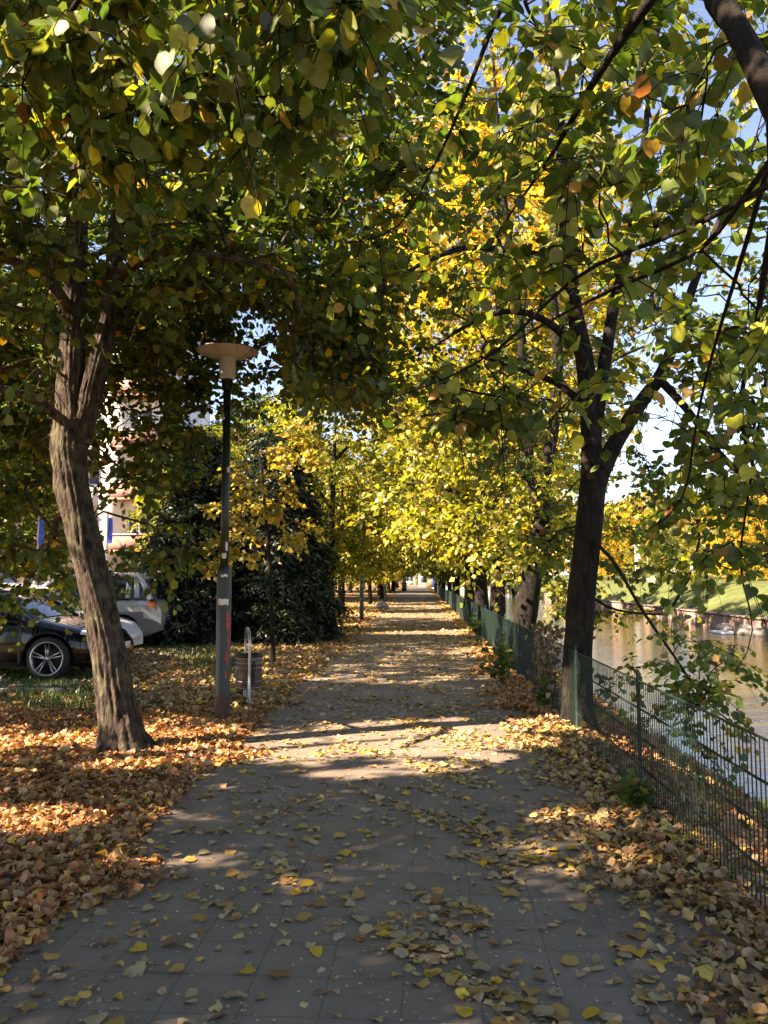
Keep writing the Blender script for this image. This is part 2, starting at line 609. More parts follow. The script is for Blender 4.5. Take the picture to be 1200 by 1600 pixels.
def leaf_arrays(P, D, Nn, S, C, lod, fold=0.22, curl=0.25, width=1.0, jit=0.025):
    """P base, D direction base->tip, Nn approx normal, S size, C colour"""
    T, Q, Tr = TEMPL[lod]
    n, m = len(P), len(T)
    D = D / (np.linalg.norm(D, axis=1, keepdims=True) + 1e-9)
    U = np.cross(D, Nn)
    U /= np.linalg.norm(U, axis=1, keepdims=True) + 1e-9
    W = np.cross(U, D)
    fo = fold * (0.4 + 1.2 * RNG.random(n))
    cu = curl * (RNG.random(n) * 1.6 - 0.6)
    wid = width * (0.85 + 0.3 * RNG.random(n))
    tw = (RNG.random(n) - .5) * 0.5 * curl
    u = T[None, :, 0] * wid[:, None]
    v = np.repeat(T[None, :, 1], n, 0)
    w = fo[:, None] * np.abs(T[None, :, 0]) - cu[:, None] * (T[None, :, 1] - 0.3) ** 2 + tw[:, None] * T[None, :, 0] * T[None, :, 1]
    V = P[:, None, :] + S[:, None, None] * (u[..., None] * U[:, None, :] + v[..., None] * D[:, None, :] + w[..., None] * W[:, None, :])
    V = V + RNG.normal(0, 1, V.shape) * (jit * S)[:, None, None]
    off = (np.arange(n) * m)[:, None, None]
    q = (Q[None] + off).reshape(-1, Q.shape[1])
    t = (Tr[None] + off).reshape(-1, 3) if Tr is not None else np.zeros((0, 3), int)
    col = np.repeat(C[:, None, :], m, 1).reshape(-1, 3)
    return V.reshape(-1, 3), q, t, col

def palette(n, pal):
    """pal: list of (weight, rgb) -> n colours with jitter"""
    w = np.array([p[0] for p in pal], float)
    c = np.array([p[1] for p in pal], float)
    k = RNG.choice(len(pal), n, p=w / w.sum())
    out = c[k] * (0.72 + 0.56 * RNG.random((n, 1)))
    return out * (0.92 + 0.16 * RNG.random((n, 3)))

G_DEEP, G_MID, G_OLIVE = (.055, .095, .02), (.1, .15, .024), (.165, .18, .028)
Y_GREEN, Y_LEMON, Y_GOLD, OCHRE, RUST = (.32, .31, .03), (.55, .46, .04), (.66, .38, .03), (.44, .26, .06), (.26, .09, .03)
PAL_GREEN = [(6, G_MID), (3, G_DEEP), (4, G_OLIVE), (.8, Y_GREEN), (.3, Y_GOLD), (.1, RUST)]
PAL_OLIVE = [(4, G_OLIVE), (5.5, G_MID), (1, G_DEEP), (1.1, Y_GREEN), (.35, Y_LEMON), (.5, OCHRE), (.05, RUST)]
PAL_MIX = [(4.5, G_OLIVE), (5, Y_GREEN), (1.6, Y_LEMON), (1.0, Y_GOLD), (.6, OCHRE)]
PAL_YGREEN = [(2, G_MID), (5, G_OLIVE), (5, Y_GREEN), (1.5, Y_LEMON), (.4, Y_GOLD)]
PAL_GOLD = [(1, Y_GREEN), (4, Y_LEMON), (7, Y_GOLD), (2, OCHRE)]
PAL_YELLOW = [(1.5, Y_GREEN), (6, Y_LEMON), (5, Y_GOLD), (.7, OCHRE)]

# places on the ground that the canopy lets the sun reach: (x, y, half length along the light, half width, clearing)
ANG = SUN_AZ
LIT = [(-3.2, 8.05, 1.5, .38, .93), (-2.1, 7.1, .9, .22, .9), (-2.7, 5.3, .95, .34, .95), (-4.5, 5.6, 1.2, .6, .9), (-1.35, 4.75, .35, .1, .95),
       (-.9, 7.9, 1.2, .7, .95), (.4, 8.3, 1.5, .85, .96), (1.5, 9.0, 1.1, .6, .95), (.1, 7.1, 1.2, .25, .8), (.95, 5.7, .3, .12, .9),
       (2.75, 5.7, .5, .25, .85), (2.7, 6.9, .5, .25, .85), (1.9, 8.7, .8, .3, .9), (-5.5, 12.2, .5, .2, .7), (-4.3, 16.3, .6, .25, .8), (.2, 13.0, 1.2, .12, .7)]

def sun_keep(P):
    """False for leaves that stand between the sun and one of the lit places"""
    k = P[:, 2] / SUN_TO[2]
    gx = P[:, 0] - SUN_TO[0] * k
    gy = P[:, 1] - SUN_TO[1] * k
    keep = np.ones(len(P), bool)
    ca, sa = math.cos(ANG), math.sin(ANG)
    for x, y, a, b, pr in LIT:
        dx, dy = gx - x, gy - y
        u, v = (dx * ca + dy * sa) / a, (-dx * sa + dy * ca) / b
        d = np.sqrt(u * u + v * v) + 0.18 * np.sin(gx * 7 + gy * 5) + .12 * np.sin(gx * 17 - gy * 13)
        keep &= ~((d < 1) & (RNG.random(len(P)) < pr + .06))
    # light that reaches the near trunk
    for (x, y, z0, z1, r, pr) in ((-2.85, 7.7, .0, 1.0, .36, .8), (-3.02, 7.7, 1.0, 2.0, .36, .86), (-3.3, 7.7, 2.0, 3.4, .42, .98)):
        k2 = ((P[:, 0] - x) * SUN_TO[0] + (P[:, 1] - y) * SUN_TO[1]) / (SUN_TO[0] ** 2 + SUN_TO[1] ** 2)
        lat = np.abs((P[:, 0] - x) * SUN_TO[1] - (P[:, 1] - y) * SUN_TO[0]) / math.hypot(SUN_TO[0], SUN_TO[1])
        zz = P[:, 2] - k2 * SUN_TO[2]
        keep &= ~((k2 > 0.15) & (lat < r) & (zz > z0) & (zz < z1) & (RNG.random(len(P)) < pr))
    return keep

# ------------------------------------------------------------------ trees
def resample(pts, rad, step):
    pts, rad = np.asarray(pts, float), np.asarray(rad, float)
    d = np.concatenate([[0], np.cumsum(np.linalg.norm(np.diff(pts, axis=0), axis=1))])
    n = max(3, int(d[-1] / step) + 1)
    t = np.linspace(0, d[-1], n)
    # smooth with a Catmull style pass: interpolate then blur
    out = np.stack([np.interp(t, d, pts[:, k]) for k in range(3)], 1)
    for _ in range(2):
        o2 = out.copy()
        o2[1:-1] = 0.25 * out[:-2] + 0.5 * out[1:-1] + 0.25 * out[2:]
        out = o2
    return out, np.interp(t, d, rad)

def bark_tube(pts, rad, sides=26, ridges=9, amp=0.07, seed=0, step=0.07):
    """a trunk with fissures running along it"""
    p, r = resample(pts, rad, step)
    V, q = tubes(p[None], r[None], sides)
    V = V.reshape(len(p), sides, 3)
    rg = np.random.default_rng(seed)
    a = np.arange(sides) * 2 * PI / sides
    L = np.arange(len(p)) * step
    ph = rg.random(6) * 6.28
    A, Z = np.meshgrid(a, L)
    d = np.abs(np.sin(A * ridges / 2 + 0.9 * np.sin(Z * 5 + ph[0]) + 0.7 * np.sin(A * 2 + Z * 3.3 + ph[1]))) ** .7 + .35 * np.abs(np.sin(A * ridges * .8 + 1.2 * np.sin(Z * 9 + A * 3 + ph[4]))) - .2
    d = d - d.mean() + 0.25 * np.sin(A * 2 + ph[2] + Z * 1.2) + 0.25 * np.sin(A * 3 - Z * 2.7 + ph[3]) + 0.3 * (rg.random(A.shape) - .5)
    c = p[:, None, :]
    d = d * (.75 + .5 * np.sin(Z * 13 + 2.5 * np.sin(A * 4 + ph[4]) + ph[1])) + .3 * np.sin(Z * 47 + 3 * np.sin(A * 7 + ph[0])) * (rg.random(A.shape) - .2)
    flare = (.16 * np.exp(-Z / .16) * (1 + .9 * np.sin(A * 5 + ph[5]))) if max(rad) > .07 else 0
    V = c + (V - c) * (1 + amp * d + flare)[..., None]
    return V.reshape(-1, 3), q

def nearest_branch(nodes, plen, tgt, above_pen=0.5):
    d = nodes - tgt
    dist = np.sqrt((d * d).sum(1))
    return int(np.argmin(dist + 0.18 * plen + above_pen * np.maximum(d[:, 2], 0)))

def build_tree(limbs, targets, pal, leaf=0.09, twigs=6, leaves_per=8, twig_len=(.3, .7), bark='dark_bark', lod=None, droop=0.35,
               carve=True, trunk_sides=20, ridge=0.07, seed=1, r0=0.0045, top_pal=None, hang=0.55, size_var=0.4, keepfn=None, step=.09, width=1.0, lod_d=(6.5, 17)):
    """limbs: list of (pts, radii); first is the trunk. targets: (n,3) foliage centres. Returns wood mesh data and leaf mesh data."""
    rng = np.random.default_rng(seed)
    WV, WQ, wn_ = [], [], 0
    nodes, plen, npar, ndir = [], [], [], []
    for li, (pts, rad) in enumerate(limbs):
        big = max(rad) > 0.07
        V, q = bark_tube(pts, rad, trunk_sides if big else 10, (18 if trunk_sides > 60 else 10) if big else 5, ridge if big else 0.04, seed + li, step if big else .15)
        WV.append(V)
        WQ.append(q + wn_)
        wn_ += len(V)
        p, r = resample(pts, rad, 0.25)
        keep = r < 0.14
        acc = np.arange(len(p)) * 0.25
        for k in range(len(p)):
            if keep[k] or k > len(p) * 0.55:
                nodes.append(p[k])
                plen.append(0.3)
                npar.append(-1)
                ndir.append((p[min(k + 1, len(p) - 1)] - p[max(k - 1, 0)]))
    base_n = len(nodes)
    cap = base_n + 5 * len(targets) + 5
    NA = np.zeros((cap, 3)); NA[:base_n] = nodes
    PL = np.zeros(cap); PL[:base_n] = plen
    PAR = np.full(cap, -1, int)
    DIR = np.zeros((cap, 3)); DIR[:base_n] = ndir
    n = base_n
    t = np.asarray(targets, float)
    if carve:
        t = t[sun_keep(t)]
    if keepfn is not None and len(t):
        t = t[keepfn(t)]
    if len(t):
        order = np.argsort(np.min(np.linalg.norm(t[:, None, :] - NA[None, :base_n:2], axis=2), axis=1))
        t = t[order]
    chains = []
    for tg in t:
        k = nearest_branch(NA[:n], PL[:n], tg)
        a = NA[k]
        L = np.linalg.norm(tg - a)
        d0 = DIR[k] / (np.linalg.norm(DIR[k]) + 1e-6)
        c = a + d0 * L * 0.3 + (tg - a) * 0.2 + np.array([0, 0, 0.10 * L]) + rng.normal(0, 0.05 * L, 3)
        s = np.linspace(0, 1, 6)[:, None]
        pts = (1 - s) ** 2 * a + 2 * s * (1 - s) * c + s * s * tg
        pts[1:-1] += rng.normal(0, 0.025 * L, (4, 3))
        ids = [k]
        for j in range(1, 6):
            NA[n] = pts[j]
            PL[n] = PL[ids[-1]] + L / 5
            PAR[n] = ids[-1]
            DIR[n] = pts[j] - pts[j - 1]
            ids.append(n)
            n += 1
        chains.append(ids)
    cnt = np.zeros(cap)
    for ids in chains:
        cnt[ids[-1]] += 1
    for k in range(n - 1, base_n - 1, -1):
        if PAR[k] >= 0:
            cnt[PAR[k]] += cnt[k]
    rad = r0 * np.maximum(cnt, 1) ** 0.48
    if chains:
        ch = np.array(chains)
        BP = NA[ch]
        BR = rad[ch].copy()
        BR[:, 0] = BR[:, 1]
        BR[:, -1] *= 0.7
        V, q = tubes(BP, BR, 5)
        WV.append(V); WQ.append(q + wn_); wn_ += len(V)
    # twigs
    m = len(t)
    if m == 0:
        return (np.concatenate(WV), [np.concatenate(WQ)]), None
    cen = np.repeat(t, twigs, 0)
    k = len(cen)
    lastdir = np.repeat(DIR[[c[-1] for c in chains]], twigs, 0)
    lastdir /= np.linalg.norm(lastdir, axis=1, keepdims=True) + 1e-9
    rd = rng.normal(0, 1, (k, 3)) * np.array([1, 1, .55])
    rd /= np.linalg.norm(rd, axis=1, keepdims=True)
    td = rd + 0.75 * lastdir
    td /= np.linalg.norm(td, axis=1, keepdims=True)
    ln = twig_len[0] + (twig_len[1] - twig_len[0]) * rng.random(k)
    s = np.linspace(0, 1, 4)
    TP = cen[:, None, :] + td[:, None, :] * (ln[:, None] * s)[..., None]
    TP[:, :, 2] -= (droop * ln[:, None] * s ** 2 * (0.6 + .8 * rng.random((k, 1))))
    dist = np.linalg.norm(cen - np.array([0, 0, CAMH]), axis=1)
    tw_ok = dist < 16
    if tw_ok.any():
        TR = np.repeat(np.array([[.0035, .0028, .0022, .0014]]), k, 0) * (1 + .4 * rng.random((k, 1)))
        V, q = tubes(TP[tw_ok], TR[tw_ok], 3)
        WV.append(V); WQ.append(q + wn_); wn_ += len(V)
    # leaves along twigs
    lp = leaves_per
    si = (np.arange(lp) + 0.6) / lp
    si = np.clip(si[None, :] + rng.normal(0, 0.06, (k, lp)), 0.05, 1.0)
    base = np.empty((k, lp, 3))
    for c_ in range(3):
        base[:, :, c_] = cen[:, None, c_] + td[:, None, c_] * ln[:, None] * si
    base[:, :, 2] -= droop * ln[:, None] * si ** 2
    side = np.cross(td, np.array([0, 0, 1.0]))
    side /= np.linalg.norm(side, axis=1, keepdims=True) + 1e-9
    sg = np.where((np.arange(lp) % 2) == 0, 1.0, -1.0)
    D = side[:, None, :] * sg[None, :, None] * 0.8 + td[:, None, :] * 0.45 + np.array([0, 0, -hang]) + rng.normal(0, .28, (k, lp, 3))
    D /= np.linalg.norm(D, axis=2, keepdims=True)
    Nn = np.array([0, 0, 0.7]) + td[:, None, :] * 0.25 + rng.normal(0, .5, (k, lp, 3))
    base = base + D * leaf * 0.4
    P, D, Nn = base.reshape(-1, 3), D.reshape(-1, 3), Nn.reshape(-1, 3)
    S = leaf * (1 - size_var / 2 + size_var * rng.random(len(P)))
    C = palette(len(P), pal)
    if top_pal is not None:
        z0, z1, p2 = top_pal
        C2 = palette(len(P), p2)
        f = np.clip((P[:, 2] - z0) / (z1 - z0), 0, 1)
        sel = rng.random(len(P)) < f
        C[sel] = C2[sel]
    # whole sprays lean yellow or green
    sp = np.repeat(0.8 + 0.4 * rng.random(m), twigs * lp)[:, None]
    C = C * sp
    kp = np.ones(len(P), bool)
    if carve:
        kp &= sun_keep(P)
    if keepfn is not None:
        kp &= keepfn(P)
    dl = np.repeat(dist, lp)
    LV, LQ, LT, LC, ln_ = [], [], [], [], 0
    for L in range(3):
        if lod is None:
            sel = kp & ((dl < lod_d[0]) if L == 0 else ((dl >= lod_d[0]) & (dl < lod_d[1])) if L == 1 else (dl >= lod_d[1]))
        else:
            sel = kp & (L == lod)
        if not sel.any():
            continue
        V, q, tt, c = leaf_arrays(P[sel], D[sel], Nn[sel], S[sel], C[sel], L, width=width)
        LV.append(V); LQ.append(q + ln_); LT.append(tt + ln_); LC.append(c)
        ln_ += len(V)
    return (np.concatenate(WV), [np.concatenate(WQ)]), (np.concatenate(LV), LQ + [x for x in LT if len(x)], np.concatenate(LC))

def tree_object(name, root, label, cat, limbs, targets, pal, group=None, leafmat='leaf', bark='dark_bark', **kw):
    wood, lv = build_tree(limbs, np.asarray(targets) - 0.0, pal, **kw)
    root = np.asarray(root, float)
    e = empty(name, root, 0, label, cat, group)
    link('trunk', raw_mesh('trunk', wood[0] - root, wood[1], [bark], None, None, True), e)
    if lv is not None:
        link('crown', raw_mesh('crown', lv[0] - root, lv[1], [leafmat], None, lv[2]), e)
    return e

def blob(n, c, r, shell=0.45, rng=RNG):
    """points in an ellipsoid, weighted to its outside"""
    d = rng.normal(0, 1, (n, 3))
    d /= np.linalg.norm(d, axis=1, keepdims=True)
    u = rng.random((n, 1)) ** (1 / 3)
    u = shell + (1 - shell) * u if shell < 1 else u
    return np.asarray(c) + d * u * np.asarray(r)

def frust(n, x0, x1, y0, y1, d0, d1, rng=RNG):
    """points spread over a slab of air between two distances"""
    out = []
    for _ in range(n):
        out.append(at(rng.uniform(x0, x1), rng.uniform(y0, y1), rng.uniform(d0, d1)))
    return np.array(out)

def pxl(Y, *pts):
    """polyline from (px, py, radius[, Y]) at about distance Y"""
    P = [at(p[0], p[1], p[3] if len(p) > 3 else Y) for p in pts]
    return P, [p[2] for p in pts]

# ---- near linden left of the path
L1 = [pxl(7.7, (192, 1176, .27), (190, 1150, .205), (184, 1110, .178), (172, 1030, .162), (150, 920, .15), (128, 830, .146), (112, 760, .15), (108, 700, .16), (114, 655, .165)),
      pxl(7.7, (112, 672, .12), (108, 610, .125), (114, 540, .118), (118, 450, .108), (121, 330, .098), (125, 200, .088), (121, 60, .075), (114, -120, .06), (108, -330, .03)),
      pxl(7.7, (122, 690, .11), (140, 620, .11), (158, 550, .1), (170, 480, .092, 7.8), (178, 420, .085, 7.85), (185, 330, .072, 7.9), (196, 210, .062, 8), (216, 60, .05, 8.1), (240, -130, .032, 8.2)),
      pxl(7.6, (95, 655, .05), (60, 622, .046, 7.4), (10, 610, .04, 7.0), (-80, 590, .03, 6.6), (-180, 540, .02, 6.2)),
      pxl(7.8, (178, 440, .06), (215, 405, .055, 7.6), (262, 392, .045, 7.3), (320, 396, .035, 7.0), (400, 410, .022, 6.6), (480, 440, .012, 6.3)),
      pxl(7.7, (116, 500, .06), (95, 455, .055, 7.5), (50, 412, .048, 7.2), (-20, 398, .04, 6.9), (-120, 370, .025, 6.5)),
      pxl(7.9, (184, 330, .06), (230, 290, .055, 7.9), (270, 240, .045, 8.0), (330, 215, .035, 8.2), (420, 205, .02, 8.4)),
      pxl(7.7, (121, 330, .05), (90, 270, .045, 7.4), (30, 220, .035, 7), (-60, 160, .02, 6.6)),
      pxl(7.7, (125, 200, .05), (180, 120, .04, 7.2), (260, 60, .03, 6.8), (360, 10, .02, 6.4))]
RB = np.random.default_rng(3)
t1 = np.concatenate([
    blob(420, at(190, 160, 7.9), (3.6, 3.6, 3.4), .35, RB),
    frust(170, 200, 600, 230, 610, 7.2, 10.5, RB),
    frust(120, -150, 330, 380, 700, 8.0, 10.5, RB),
    frust(60, -120, 110, 640, 930, 8.6, 10.5, RB),
    frust(20, 190, 330, 640, 900, 8.8, 11.0, RB),
    frust(80, -200, 90, 100, 620, 5.6, 7.4, RB),
    frust(34, 440, 610, 420, 610, 8.5, 11, RB),
    blob(190, (-6.7, 5.3, 6.0), (2.6, 2.8, 2.2), .1, RB),  # unseen leaf mass added left of the view to shade the ground
    blob(260, (-7.0, 2.8, 5.6), (2.8, 2.8, 2.2), .1, RB)])  # another out of view, added to deepen the foreground shade
def keep_l1(P):
    x, y, d = project(P)
    # the trunk stands free below its fork, and the lamp head hangs clear of the leaves in front of it
    bad = (d < 13) & (((d < 8.6) & (x > 60) & (x < 250) & (y > 590)) | ((d < 9.7) & (x > 285) & (x < 435) & (y > 480)) | ((d < 8.6) & (x > 200) & (y > 640)) | ((x > 180) & (x < 252) & (y > 590) & (y < 690) & (RNG.random(len(P)) < .55)) | ((np.abs(x - 64) < 16) & (np.abs(y - 832) < 26)) | ((np.abs(x - 172) < 14) & (np.abs(y - 830) < 28) & (d > 7.9)))
    bad |= (d < 7.75) & (((x > 88) & (x < 140)) | ((x > 138) & (x < 205) & (y > 330))) & (y > 240) & (y < 600) & (RNG.random(len(P)) < .8)
    return ~bad
tree_object('linden_tree', gnd(192, 1176), 'big linden with a leaning forked trunk among fallen leaves beside the lamp post', 'tree',
            L1, t1, PAL_GREEN, bark='bark', leaf=.08, twigs=7, leaves_per=10, twig_len=(.3, .75), trunk_sides=84, ridge=.15, seed=5, keepfn=keep_l1, step=.05, lod_d=(6.0, 18))

# ---- linden behind the viewer on the left: its boughs hang into the top of the view
b0 = np.array([-3.0, -1.2, 0])
L0 = [([b0, b0 + (.05, .1, 1.5), b0 + (.15, .4, 3.2), b0 + (.2, .7, 5), b0 + (.1, .8, 7.5), b0 + (0, .9, 9.5)], [.3, .22, .19, .14, .08, .03]),
      ([b0 + (.15, .4, 3.0), (-2.2, .8, 4.0), (-1.7, 2.2, 4.5), (-1.5, 3.6, 4.45), (-1.6, 4.6, 4.2)], [.08, .065, .05, .032, .015]),
      ([b0 + (.2, .6, 3.6), (-1.8, .2, 4.6), (-.9, 1.6, 5.0), (-.5, 3.0, 4.9), (-.4, 4.2, 4.6)], [.08, .06, .045, .03, .012]),
      ([b0 + (.15, .4, 2.8), (-3.6, .9, 3.9), (-3.4, 2.6, 4.4), (-3.2, 4.0, 4.3)], [.08, .06, .04, .015])]
RB = np.random.default_rng(8)
t0 = np.concatenate([
    frust(46, -60, 330, -150, 300, 3.0, 4.6, RB),
    frust(20, 300, 560, -150, 60, 2.8, 4.4, RB),
    frust(10, 380, 480, 40, 200, 3.4, 4.6, RB),
    blob(60, (-1.5, 1.4, 5.9), (2.0, 1.6, 1.1), .1, RB),  # leaves added above the view to keep sun off the corner limb
    blob(380, (-3.2, -.6, 7.0), (3.8, 3.6, 3.4), .3, RB),
    blob(300, (-6.8, -.6, 5.4), (3.2, 2.8, 2.0), .1, RB)])  # crown widened out of view to shade the near path
def keep_l0(P):
    x, y, d = project(P)
    return ~((d > .05) & (d < 6) & (y > 330) & (x > -200) & (x < 1400))
tree_object('linden_tree', b0, 'linden with low boughs of large yellow green leaves overhead, left of the path', 'tree',
            L0, t0, PAL_OLIVE, leaf=.072, twigs=6, leaves_per=9, twig_len=(.2, .5), seed=15, droop=.5, keepfn=keep_l0, hang=.9, lod_d=(6.5, 14))

# ---- linden just right of the viewer: thick limb in the upper corner, boughs over the fence
b2 = np.array([2.25, 1.0, -.15])
R0 = [([b2, b2 + (-.05, .1, 1.2), b2 + (-.2, .3, 2.3), (1.75, 1.7, 3.1), (1.5, 2.2, 4.2), (1.4, 2.5, 6), (1.5, 2.6, 8.5)], [.25, .2, .18, .15, .11, .07, .03]),
      ([b2 + (-.2, .3, 2.2), at(1240, 230, 2.3), at(1188, 110, 2.55), at(1128, 0, 2.8), at(1060, -60, 3.1), at(960, -60, 3.6), at(820, 0, 4.3)], [.06, .05, .044, .038, .03, .02, .01]),
      ([at(1250, 260, 2.3), at(1150, 320, 3.0), at(1050, 370, 3.4), at(900, 420, 3.7), at(790, 545, 3.9), at(690, 598, 4.0), at(612, 622, 4.1)], [.012, .011, .010, .009, .007, .005, .003]),
      ([at(1230, 160, 2.4), at(1160, 400, 3.6), at(1110, 560, 4.2), at(1082, 680, 4.5), at(1075, 800, 4.6), at(1010, 830, 4.7)], [.011, .010, .008, .007, .005, .003]),
      ([at(1240, 200, 2.4), at(1100, 395, 3.4), at(960, 450, 3.9), at(840, 510, 4.2), at(760, 560, 4.4)], [.011, .010, .008, .006, .003]),
      ([at(1060, -60, 3.1), at(930, 120, 3.8), at(860, 250, 4.2), at(800, 330, 4.4)], [.028, .018, .011, .005]),
      ([at(960, -60, 3.6), at(800, -40, 4.0), at(740, 120, 4.2), at(690, 240, 4.4), at(640, 330, 4.5)], [.025, .016, .011, .008, .004]),
      ([at(1210, 330, 2.9), at(1180, 520, 4.8), at(1150, 640, 5.2), at(1180, 750, 5.4), at(1210, 790, 5.4)], [.016, .015, .014, .012, .008]),
      ([at(1200, 150, 2.5), at(1210, 500, 4.6), at(1150, 900, 5.2), at(1190, 990, 5.2), at(1150, 1050, 5.2)], [.01, .008, .006, .004, .002])]
RB = np.random.default_rng(23)
t2 = np.concatenate([
    frust(27, 800, 1240, -120, 260, 2.9, 5.0, RB),
    frust(15, 640, 1000, -60, 330, 3.6, 5.4, RB),
    frust(12, 560, 860, 220, 470, 3.8, 5.4, RB),
    frust(42, 800, 1240, 250, 560, 3.4, 6.0, RB),
    frust(14, 660, 880, 560, 670, 3.8, 4.6, RB),
    frust(36, 960, 1240, 480, 800, 4.2, 6.5, RB),
    frust(10, 980, 1240, 740, 900, 4.6, 7.0, RB),
    blob(30, (2.2, 2.0, 7.0), (2.8, 2.8, 2.6), .2, RB)])
def keep_r0(P):
    x, y, d = project(P)
    open_ = (x > 830) & (x < 1060) & (y > 430) & (y < 800) & (RNG.random(len(P)) < .6)
    return ~open_ & ~((d > .05) & (d < 2.4) & (x < 1250)) & ~((d > .05) & (d < 7) & (y > 680) & (x < 860)) & ~((d < 7) & (x < 520) & (x > -100))
tree_object('linden_tree', b2, 'linden by the fence with a thick dark limb and hanging boughs over the water', 'tree',
            R0, t2, PAL_OLIVE, leaf=.07, twigs=5, leaves_per=6, twig_len=(.2, .55), seed=33, r0=.003, droop=.5, keepfn=keep_r0, hang=.7, lod_d=(6.5, 14))

# ---- first full tree behind the fence
R1 = [pxl(9.0, (905, 1140, .175), (902, 1080, .156), (902, 1030, .15), (908, 930, .148), (920, 830, .144), (927, 750, .142), (929, 735, .14)),
      pxl(9.0, (926, 755, .12), (922, 650, .105), (914, 560, .1), (896, 480, .09), (886, 380, .078), (880, 250, .066), (868, 120, .05), (852, 0, .038), (840, -160, .02)),
      pxl(9.0, (930, 755, .1), (962, 690, .088), (1000, 630, .08), (1032, 590, .072), (1056, 530, .06), (1085, 440, .046), (1130, 330, .032), (1180, 220, .018)),
      pxl(9.0, (926, 700, .08), (944, 570, .07), (960, 470, .06), (984, 380, .05), (1002, 260, .04), (1020, 100, .028), (1040, -60, .016)),
      pxl(8.6, (914, 560, .05), (860, 500, .042), (800, 480, .034), (740, 500, .024), (680, 540, .014)),
      pxl(9.0, (1030, 592, .05), (1075, 640, .04, 8.6), (1130, 720, .034, 8.2), (1200, 770, .022, 8)),
      pxl(8.8, (922, 840, .022), (958, 872, .02), (1003, 955, .016, 8.6), (1052, 1022, .013, 8.3), (1098, 1095, .009, 8.0), (1170, 1150, .005, 7.8)),
      pxl(9.0, (912, 920, .018), (935, 945, .016), (975, 958, .013, 9.2), (1040, 960, .012, 9.4)),
      pxl(9.0, (896, 480, .05), (870, 405, .045, 8.6), (800, 390, .036, 8.2), (720, 385, .028, 7.8), (640, 420, .02, 7.4), (590, 465, .01, 7.2)),
      pxl(9.0, (925, 650, .05), (880, 600, .04), (820, 580, .03, 9.4), (760, 560, .018, 9.6))]
RB = np.random.default_rng(41)
t3 = np.concatenate([
    blob(90, at(940, 240, 9.2), (2.8, 2.8, 3.0), .3, RB),
    frust(36, 700, 1200, 430, 760, 8.0, 11.0, RB),
    frust(11, 940, 1140, 985, 1110, 8.0, 9.6, RB),
    frust(8, 1040, 1180, 1080, 1170, 7.7, 8.6, RB),
    frust(20, 940, 1240, 690, 900, 8.5, 11.5, RB),
    frust(12, 840, 960, 740, 960, 9.2, 10.5, RB),
    frust(16, 600, 860, 380, 620, 7.6, 10.5, RB)])
def keep_r1(P):
    x, y, d = project(P)
    return ~((d < 9.5) & (y > 440) & (y < 1000) & (x > 850) & (x < 965) & (RNG.random(len(P)) < .85)) & ~((x > 950) & (x < 1050) & (y > 600) & (y < 700) & (RNG.random(len(P)) < .8))
tree_object('linden_tree', gnd(905, 1140), 'forked dark linden trunk standing behind the fence with a bough drooping to the water', 'tree',
            R1, t3, PAL_OLIVE, keepfn=keep_r1, leaf=.068, twigs=6, leaves_per=7, twig_len=(.25, .65), trunk_sides=40, seed=51, droop=.5, hang=.7, lod_d=(6.0, 18))

# ---- second tree behind the fence, leaning
R2 = [pxl(15, (808, 1046, .26), (816, 1000, .22), (824, 950, .2), (832, 890, .185), (844, 830, .18), (848, 800, .17)),
      pxl(15, (846, 815, .13), (852, 740, .12), (866, 660, .11), (873, 560, .1), (862, 450, .09), (866, 330, .07), (880, 180, .05), (900, 20, .02)),
      pxl(15, (846, 820, .12), (828, 750, .11), (820, 650, .1), (814, 520, .09), (798, 400, .075), (780, 250, .05), (770, 80, .02)),
      pxl(14, (830, 700, .06), (780, 660, .05), (720, 640, .035, 13), (660, 650, .02, 12)),
      pxl(15, (866, 660, .06), (910, 600, .05), (960, 560, .035), (1010, 540, .02))]
RB = np.random.default_rng(61)
t4 = np.concatenate([blob(70, at(830, 300, 15), (4.0, 4.0, 5.0), .35, RB), frust(50, 620, 900, 560, 760, 12, 17, RB), frust(44, 700, 960, 720, 880, 13, 17, RB), frust(20, 860, 1020, 760, 960, 14, 18, RB)])
tree_object('linden_tree', gnd(808, 1046), 'second linden along the fence, its trunk tilted away from the path and split low down', 'tree',
            R2, t4, PAL_MIX, leaf=.1, twigs=6, leaves_per=7, twig_len=(.3, .8), seed=71, top_pal=(5, 9, PAL_GOLD), lod_d=(5, 12))

# ground: one sheet, bank, river bed, far bank
xs = [-600, -200, -60, -30] + list(np.arange(-20, 1.8, .5)) + [1.8, 2.2, 2.6, 3.0, 3.4, 3.8, 4.2, 4.8, 6, 10, 15, 16.35, 16.4, 17, 18, 19, 20, 21, 22.5, 26, 30, 36, 45, 60, 80, 250, 900]
def ground_z(x):
    return np.interp(x, [-600, 1.55, 1.8, 3.0, 4.0, 5.0, 7, 15, 16.35, 16.4, 18, 20, 22.5, 30, 45, 80, 250, 900], [0, 0, -.04, -.55, -1.07, -1.6, -2.0, -2.0, -1.9, -.5, .45, 1.25, 1.4, 1.6, 2.2, 3.5, 8, 10])
ys = [-300, -60, -20] + list(np.arange(-6, 40, .5)) + list(np.arange(40, 200, 5)) + [250, 400, 1500]
